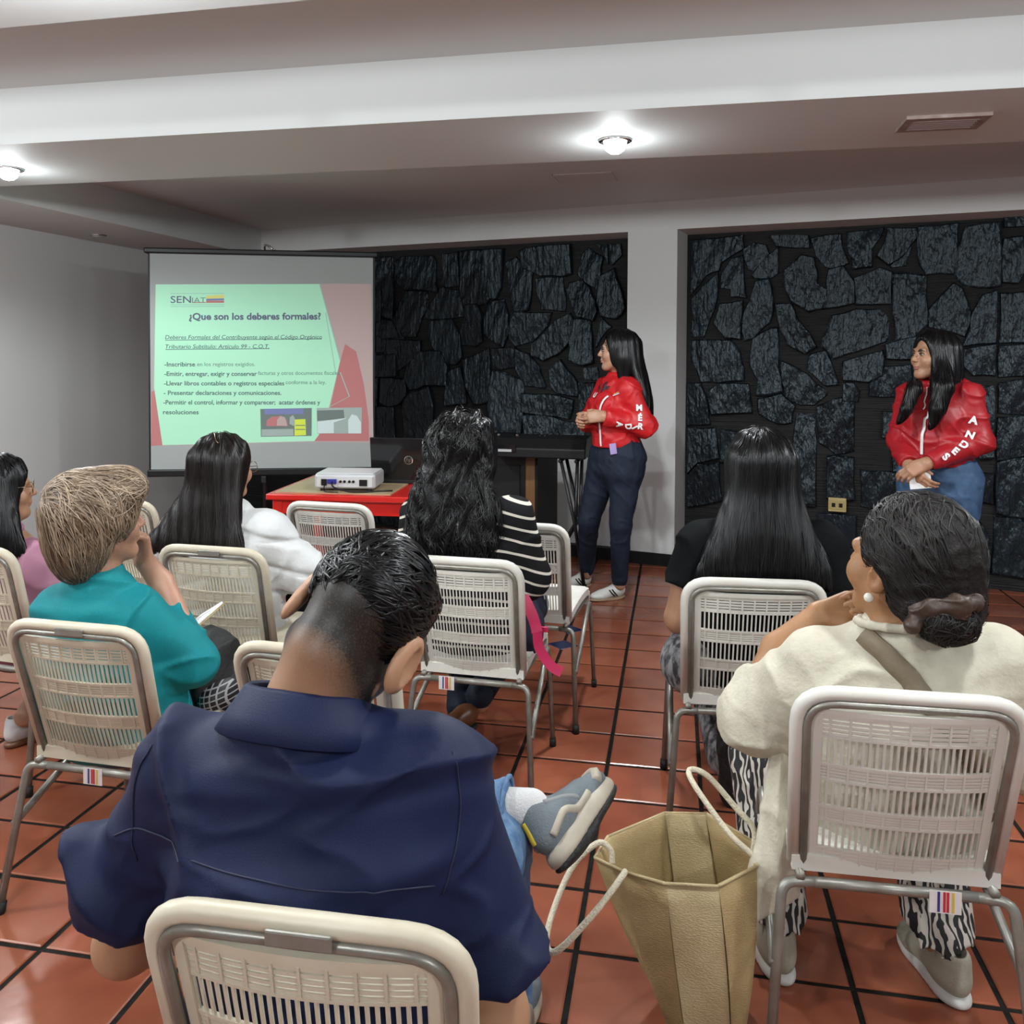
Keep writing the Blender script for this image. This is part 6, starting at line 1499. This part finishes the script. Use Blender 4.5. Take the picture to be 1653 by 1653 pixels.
# ------------------------------------------------------------------ the woman in the pink shirt (left edge)
rt = person('w', (-2.33, 2.64, 0), 'woman in a pink shirt with long black hair and glasses, at the left edge', AUD)
Rp = rotm(-52, 0, 0); hc = V3((-2.345, 2.645, .948))
b = Sol(); Lh = add_head(b, hc, Rp, .97)
b.chain([Lh((0, -.025, -.05)), (-2.34, 2.63, .83), (-2.33, 2.63, .75)], [.053, .055, .07], .03)
b.loft([(-2.30, 2.66, .46), (-2.31, 2.64, .56), (-2.325, 2.63, .68), (-2.33, 2.63, .75)], [(.15, .11), (.15, .10), (.155, .10), (.12, .08)], k=.04)
b.chain([(-2.16, 2.63, .71), (-2.10, 2.68, .55), (-2.24, 2.84, .52)], [.05, .045, .034], .03); b.chain([(-2.50, 2.63, .71), (-2.56, 2.68, .55), (-2.44, 2.84, .52)], [.05, .045, .034], .03)
for wx, sd in ((-2.44, 1), (-2.24, -1)): add_hand(b, (wx, 2.84, .52), (.3 * sd, .95, 0), (0, 0, -1), -sd, .9)
for p0, p1, p2 in (((-2.39, 2.68, .45), (-2.42, 3.04, .44), (-2.42, 2.98, .08)), ((-2.23, 2.68, .45), (-2.22, 3.04, .44), (-2.30, 2.70, .11))): b.chain([p0, p1, p2], [.08, .052, .038], .03)
b.mesh('body', .0062, M['skin_b'], rt)
M['pink'] = mat('dusty_pink_cotton', (.37, .165, .24), .7, bump=(300, .12))
s = Sol(); s.loft([(-2.30, 2.67, .42), (-2.31, 2.65, .52), (-2.325, 2.635, .65), (-2.33, 2.63, .72), (-2.335, 2.63, .79)], [(.20, .15), (.20, .14), (.20, .135), (.17, .10), (.08, .07)], k=.03)
s.rc((-2.47, 2.63, .69), (-2.19, 2.63, .695), .066, .066, .05); s.rc((-2.175, 2.63, .69), (-2.105, 2.675, .56), .074, .072, .04); s.rc((-2.105, 2.675, .56), (-2.22, 2.82, .525), .07, .05, .03); s.rc((-2.485, 2.63, .69), (-2.555, 2.675, .56), .074, .072, .04)
s.disp = folds(.007, 22, 91); s.mesh('pink_shirt', .006, M['pink'], rt)
z_ = Sol(); z_.rc((-2.31, 2.69, .43), (-2.31, 2.71, .43), .15, .15, 0)
for p0, p1 in (((-2.39, 2.68, .45), (-2.42, 3.04, .43)), ((-2.23, 2.68, .45), (-2.22, 3.04, .43))): z_.rc(p0, p1, .1, .085, .05)
z_.mesh('brown_skirt', .008, mat('brown_cloth', (.10, .055, .045), .7), rt)
shoe(rt, (-2.35, 2.66, 0), (.12, 1, .0), (0, 0, 1), .245, mat('white_leather', (.6, .6, .6), .45), M['shoe_brown'], 'white_sneaker'); shoe(rt, (-2.42, 2.93, 0), (0, 1, 0), (0, 0, 1), .245, bpy.data.materials['white_leather'], M['shoe_brown'], 'white_sneaker')
long_hair(rt, hc, Rp, 1.03, [(-2.36, 2.60, .97), (-2.345, 2.58, .90), (-2.325, 2.565, .82), (-2.315, 2.56, .765), (-2.31, 2.555, .73)], [(.08, .055), (.10, .055), (.12, .045), (.135, .035), (.13, .022)], (1, 0, 0), M['hair_black'], M['hair_black_s'], 1100, 26, .0135, .012, .002, None, .10, 14, .0065, lv=.2)
glasses(rt, Lh, Rp, 1.1)

# ------------------------------------------------------------------ the two standing presenters
STA = 'presenters in red jackets'
M['red_nylon'] = mat('red_nylon', (.48, .012, .016), .45, bump=(14, .2), spec=.4)
M['red_nylon2'] = mat('deep_red_nylon', (.33, .010, .016), .45, bump=(14, .2), spec=.4)
M['maroon'] = mat('maroon_lining', (.045, .006, .012), .6)
M['print_white'] = mat('white_print', (.72, .72, .72), .5)
M['print_yellow'] = mat('yellow_print', (.6, .42, .03), .5); M['print_blue'] = mat('blue_print', (.03, .04, .25), .5)
def letter(sol, ch, pos, size, up, root, m, name='sleeve_letter', bold=.05):
    dsp, sol.disp = sol.disp, None; ex = .0035 if dsp is not None else 0
    p = project(sol, [pos], .0025 + ex)[0]; n = sol.grad(np.array([p]))[0]; u = V3(up) - n * (V3(up) @ n); u /= np.linalg.norm(u); x = np.cross(u, n)
    me = text_mesh(ch, size, bold=bold * size, align='CENTER', extrude=.0005)
    co = np.array([tuple(v.co) for v in me.vertices]); w = p + np.outer(co[:, 0], x) + np.outer(co[:, 1] - size * .35, u)
    w = project(sol, w, .0022 + ex, 3) + np.outer(co[:, 2], n); sol.disp = dsp
    for v, c in zip(me.vertices, w - np.array(root.location)): v.co = Vector(c)
    me.materials.clear(); me.materials.append(m); return link(bpy.data.objects.new(name, me), root)
def presenter(root, O, yaw, head, hyaw, hpitch, Lel, Lwr, Rel, Rwr, legs, feet, hem, jk, jeans, skin, wide=1.0, half=.168, seed=5, shoe_m=None):
    Rz = rotm(yaw); X = lambda p: V3((O[0], O[1], 0)) + Rz @ V3(p)
    R = rotm(hyaw, hpitch); b = Sol(); Lh = add_head(b, head, R, .98)
    b.chain([Lh((0, -.025, -.05)), X((0, -.015, 1.31)), X((0, -.01, 1.22))], [.052, .053, .07], .03)
    b.loft([X((0, 0, .86)), X((0, 0, 1.0)), X((0, 0, 1.14)), X((0, 0, 1.25))], [(.14, .10), (.12, .09), (.135, .095), (.10, .07)], right=Rz[:, 0], k=.04)
    Ls_, Rs_ = X((-half, 0, 1.245)), X((half, 0, 1.245))
    b.chain([Ls_, Lel, Lwr], [.045, .040, .029], .03); b.chain([Rs_, Rel, Rwr], [.045, .040, .029], .03)
    for i, (h_, k_, a_) in enumerate(legs): b.chain([h_, k_, a_], [.085, .052, .034], .03)
    s = Sol()
    s.loft([X((0, .0, .80)), X((0, .005, .93)), X((0, .015, 1.05)), X((0, .01, 1.17)), X((0, -.005, 1.25)), X((0, -.01, 1.31))], [(.165 * wide, .14 * wide), (.165 * wide, .145 * wide), (.17 * wide, .145 * wide), (.172 * wide, .13 * wide), (.145, .095), (.07, .065)], right=Rz[:, 0], k=.03)
    for x in (-1, 1): s.el(X((x * .070, .088, 1.13)), (.068, .060, .066), Rz, .05)
    s.rc(X((-half + .02, -.01, 1.24)), X((half - .02, -.01, 1.24)), .06, .06, .05)
    for sh, el_, wr in ((Ls_, Lel, Lwr), (Rs_, Rel, Rwr)):
        el_ = V3(el_); wr = V3(wr); s.rc(sh - V3((0, 0, .01)), el_, .061, .060, .04); d = wr - el_; d /= np.linalg.norm(d)
        rc_cut(s, el_, wr, .060, .046, wr - d * .012, d, .03)
    f1 = folds(.0065, 18, seed, (1, 1, 1.5)); f2 = folds(.002, 45, seed + 1); s.disp = lambda P: f1(P) + f2(P)
    s.keep((0, 0, hem), (0, 0, 1)); s.mesh('jacket', .005, jk, root)
    hb = Sol(); hb.loft([X((0, .0, hem + .006)), X((0, .0, hem + .034))], [(.160 * wide, .135 * wide)] * 2, right=Rz[:, 0], k=0, cap=.08); hb.disp = folds(.003, 60, 2, (1, 1, .2)); hb.mesh('hem_band', .005, jk, root)
    j = Sol(); j.loft([X((0, -.005, .76)), X((0, -.01, .85)), X((0, 0, .95))], [(.165, .135), (.168, .14), (.15, .12)], right=Rz[:, 0], k=.0)
    for h_, k_, a_ in legs: j.chain([h_, k_, V3(a_) + V3((0, 0, .03))], [.104, .064, .047], .06)
    j.disp = folds(.003, 35, 7, (1, 1, 1.3)); j.mesh('jeans', .006, jeans, root)
    st = Sol(); st.p = s.p[:4]; st.disp = lambda P: np.zeros(len(P))       # torso alone, for zip and prints
    return b, Lh, R, X, s, st
# --- woman by the pillar
rt = person('w', (-.36, 5.07, 0), 'woman in a red jacket and dark jeans standing by the white pillar, hands clasped', STA)
b, Lh, R, X, s, st = presenter(rt, (-.335, 5.06), 120, (-.335, 5.03, 1.462), 97, -2, (-.165, 4.93, 1.03), (-.40, 4.875, 1.085), (-.515, 5.15, 1.03), (-.50, 4.96, 1.055),
    [((-.275, 5.02, .83), (-.305, 4.98, .45), (-.312, 5.05, .085)), ((-.40, 5.13, .83), (-.50, 5.10, .45), (-.528, 5.26, .085))], None, .90, M['red_nylon'], M['denim_dark'], M['skin_a'], .95, .155, 101)
add_hand(b, (-.40, 4.875, 1.085), (-.96, -.12, -.06), (-.1, .95, -.25), -1, .95, (.35, .45, .5, .55), .05, (.5, .5))
add_hand(b, (-.495, 4.945, 1.065), (-.55, -.75, -.10), (.85, -.5, -.1), 1, .95, (.6, .65, .7, .7), .05, (.5, .4))
b.mesh('body', .004, M['skin_a'], rt); face_parts(rt, Lh, R, .98, M['lip'], M['brow'])
ribbon('zipper', st, [(-.397, 4.86, 1.235), (-.45, 4.86, 1.16), (-.485, 4.86, 1.06), (-.488, 4.86, .99), (-.472, 4.86, .905)], .012, M['print_white'], rt, .001, .0025)
for ch, p, u in (('M', (-.195, 4.84, 1.140), (0, 0, 1)), ('É', (-.193, 4.84, 1.086), (0, 0, 1)), ('R', (-.192, 4.84, 1.034), (.15, 0, 1)), ('I', (-.222, 4.83, 1.02), (.9, 0, .5)), ('D', (-.255, 4.83, 1.024), (1, 0, .1)), ('A', (-.305, 4.83, 1.038), (1, 0, -.1))): letter(s, ch, p, .048, u, rt, M['print_white'])
letter(st, 'U', (-.50, 4.98, 1.235), .045, (0, 0, 1), rt, M['print_white'], 'chest_letter')
for k, (m_, dz) in enumerate((('print_yellow', .006), ('print_blue', .0), ('print_white', -.006))): ribbon('chest_logo_bar', st, [(-.365, 4.86, 1.232 + dz), (-.34, 4.85, 1.236 + dz), (-.315, 4.85, 1.240 + dz)], .005, M[m_], rt, .002, .001, 4)
cl = Sol(); pts = [X((.092 * math.cos(t), -.01 + .075 * math.sin(t) + .035 * max(0, math.sin(t)), 1.295 - .075 * max(0, math.sin(t)) ** 1.5)) for t in np.linspace(-4.45, 1.30, 17)]
for i in range(16): cl.rc(pts[i], pts[i + 1], .017, .017, .004)
cl.mesh('open_collar', .004, M['maroon'], rt)
ic = Sol(); ic.rc(X((-.03, .075, 1.25)), X((-.005, .135, 1.12)), .03, .012, 0); ic.mesh('inner_shirt', .004, M['maroon'], rt)
ph = MB().box((-.02, -.004, -.028), (.02, .004, .034), Matrix.Translation((-.345 + .36, 4.892 - 5.07, .897)) @ Matrix.Rotation(math.radians(25), 4, 'Z') @ Matrix.Rotation(math.radians(-8), 4, 'Y')).build('phone_in_pocket', mat('lilac_phone', (.40, .32, .60), .3), rt, bevel=.003)
M['shoe_white'] = mat('white_sneaker_leather', (.60, .60, .57), .5); M['gum'] = mat('gum_sole', (.30, .21, .13), .5)
for heel, t in (((-.285, 5.10, 0), (-.80, -.60, 0)), ((-.505, 5.31, 0), (-.80, -.58, 0))):
    e, G, su = shoe(rt, heel, t, (0, 0, 1), .235, M['shoe_white'], M['gum'], 'white_sneaker', sole_h=.012)
    for k in (0, 1):
        for x in (-1, 1):
            P = project(su, dense([G(x * .045, .085 + .022 * k, .022), G(x * .05, .105 + .022 * k, .045), G(x * .03, .125 + .022 * k, .075)], 5), .001) - np.array(rt.location)
            o = MB().tube([tuple(p) for p in P], .0042, 6).build('shoe_stripe', M['trim_black'], rt, True); o.parent = e
hx = lambda s_, L_: (s_.rc(L_((-.06, -.03, -.05)), (-.29, 4.98, 1.30), .035, .03, .03))
long_hair(rt, V3((-.335, 5.03, 1.462)), R, 1.02, [(-.275, 5.05, 1.49), (-.235, 5.06, 1.38), (-.195, 5.045, 1.27), (-.165, 5.03, 1.16), (-.155, 5.025, 1.06), (-.15, 5.02, 1.02)], [(.075, .06), (.105, .055), (.12, .04), (.11, .03), (.09, .024), (.07, .015)], (0, 1, 0), M['hair_black'], M['hair_black_s'], 1100, 30, .018, .010, .0026, None, .10, 15, .005, lv=.2, extra=hx, face_open=1.30)
# --- woman by the slate wall
rt = person('w', (1.27, 4.57, 0), 'woman in a dark red jacket and blue jeans standing at the slate wall holding paper', STA)
b, Lh, R, X, s, st = presenter(rt, (1.275, 4.56), 138, (1.240, 4.545, 1.440), 112, 0, (1.425, 4.43, 1.03), (1.165, 4.345, .925), (1.105, 4.60, 1.01), (1.105, 4.40, .905),
    [((1.36, 4.50, .83), (1.36, 4.48, .45), (1.36, 4.52, .085)), ((1.21, 4.62, .83), (1.19, 4.60, .45), (1.19, 4.66, .085))], None, .90, M['red_nylon2'], mat('mid_blue_denim', (.022, .060, .135), .7, bump=(300, .25), vary=(20, .3, (.05, .11, .21))), M['skin_a'], .98, .152, 111)
add_hand(b, (1.165, 4.345, .925), (-.80, .0, -.42), (.1, .75, -.6), -1, .95, (.45, .5, .55, .6), .03, (.5, .4))
add_hand(b, (1.105, 4.395, .905), (.35, -.45, -.55), (.6, .1, -.3), 1, .95, (.5, .55, .6, .6), .03, (.5, .4))
b.mesh('body', .004, M['skin_b'], rt); face_parts(rt, Lh, R, .98, M['lip'], M['brow'])
ribbon('zipper', st, [(1.205, 4.42, 1.325), (1.185, 4.40, 1.27), (1.15, 4.38, 1.20), (1.115, 4.36, 1.12), (1.10, 4.36, 1.03), (1.10, 4.37, .95)], .013, M['print_white'], rt, .001, .003)
for ch, p, u in (('A', (1.375, 4.34, 1.135), (.2, 0, 1)), ('N', (1.357, 4.33, 1.083), (.3, 0, 1)), ('D', (1.330, 4.32, 1.036), (.55, 0, .85)), ('E', (1.290, 4.31, .999), (.65, 0, .75)), ('S', (1.246, 4.30, .968), (.7, 0, .7))): letter(s, ch, p, .050, u, rt, M['print_white'])
ribbon('chest_logo_bar', st, [(1.225, 4.40, 1.205), (1.25, 4.39, 1.207), (1.275, 4.39, 1.208)], .005, M['print_yellow'], rt, .002, .001, 4)
hd = Sol(); hd.loft([X((-.10, -.055, 1.27)), X((0, -.085, 1.305)), X((.10, -.055, 1.27))], [(.05, .045), (.055, .06), (.05, .045)], right=(0, 0, 1), k=0); hd.disp = folds(.006, 30, 12); hd.mesh('hood', .005, M['red_nylon2'], rt)
cl = Sol(); pts = [X((.082 * math.cos(t), -.005 + .072 * math.sin(t), 1.315 - .02 * max(0, math.sin(t)))) for t in np.linspace(-4.6, 1.45, 17)]
for i in range(16): cl.rc(pts[i], pts[i + 1], .020, .020, .004)
cl.mesh('collar', .004, M['red_nylon2'], rt)
for ps in ([(1.15, 4.44, 1.30), (1.135, 4.40, 1.25), (1.12, 4.385, 1.20)], [(1.215, 4.41, 1.31), (1.225, 4.39, 1.25), (1.225, 4.385, 1.215)]):
    P = project(s, dense(ps, 5), .004) - np.array(rt.location); MB().tube([tuple(p) for p in P], .0035, 6).build('drawstring', M['print_white'], rt, True)
for heel, t in (((1.375, 4.57, 0), (-.5, -.85, 0)), ((1.20, 4.71, 0), (-.6, -.8, 0))): shoe(rt, heel, t, (0, 0, 1), .235, M['shoe_white'], M['gum'], 'white_sneaker', sole_h=.012)
def hx(s_, L_):
    s_.chain([L_((.055, .02, -.06)), (1.125, 4.42, 1.27), (1.085, 4.395, 1.18), (1.055, 4.40, 1.12)], [.035, .034, .028, .012], .03)
    s_.chain([L_((-.06, .0, -.05)), (1.245, 4.40, 1.28), (1.215, 4.375, 1.18), (1.19, 4.37, 1.10)], [.045, .045, .034, .012], .03)
long_hair(rt, V3((1.240, 4.545, 1.440)), R, 1.02, [(1.30, 4.56, 1.46), (1.325, 4.57, 1.38), (1.34, 4.565, 1.30), (1.335, 4.56, 1.26)], [(.075, .06), (.105, .055), (.10, .04), (.07, .02)], (.35, .93, 0), M['hair_black'], M['hair_black_s'], 1100, 26, .014, .010, .0026, None, .10, 16, .005, lv=.25, extra=hx, face_open=1.22)
pa = empty('paper_sheet', (1.135, 4.35, .865), math.radians(-10), 'white sheet of paper held by the woman at the slate wall', 'paper')
MB().box((-.045, -.0012, -.06), (.05, .0012, .03), Matrix.Rotation(math.radians(-8), 4, 'Y')).build('sheet', M['paper'], pa)

# ------------------------------------------------------------------ pink bag strap on the chair of the woman in stripes
M['strap_pink'] = mat('hot_pink_webbing', (.55, .020, .10), .5)
e = empty('shoulder_strap', (-.42, 2.74, .38), 0, 'bright pink bag strap hanging beside the chair of the woman in stripes', 'strap')
def flat_band(name, pts, w, nrm, m, root, th=.003):
    P = dense(pts, 6) - np.array(root.location); T = np.gradient(P, axis=0); T /= np.linalg.norm(T, axis=1, keepdims=True); B = np.cross(T, V3(nrm)); B /= np.linalg.norm(B, axis=1, keepdims=True); N = np.cross(B, T)
    v = np.stack([P - B * w / 2 - N * th, P + B * w / 2 - N * th, P + B * w / 2 + N * th, P - B * w / 2 + N * th], 1).reshape(-1, 3); f = [(i * 4 + j, i * 4 + (j + 1) % 4, i * 4 + 4 + (j + 1) % 4, i * 4 + 4 + j) for i in range(len(P) - 1) for j in range(4)]
    f += [(3, 2, 1, 0), tuple((len(P) - 1) * 4 + k for k in range(4))]
    return mesh_obj(name, v, f, m, root)
flat_band('strap_upper', [(-.478, 2.72, .645), (-.462, 2.715, .62), (-.445, 2.712, .585), (-.435, 2.712, .555), (-.43, 2.71, .535)], .036, (.4, -1, .2), M['strap_pink'], e)
flat_band('strap_lower', [(-.43, 2.713, .535), (-.425, 2.715, .49), (-.405, 2.72, .45), (-.38, 2.725, .42), (-.352, 2.73, .405)], .032, (.4, -1, .2), M['strap_pink'], e)
MB().box((-.022, -.006, .148), (.022, .004, .166)).build('strap_slider', mat('pink_plastic', (.5, .02, .09), .35), e, bevel=.002)
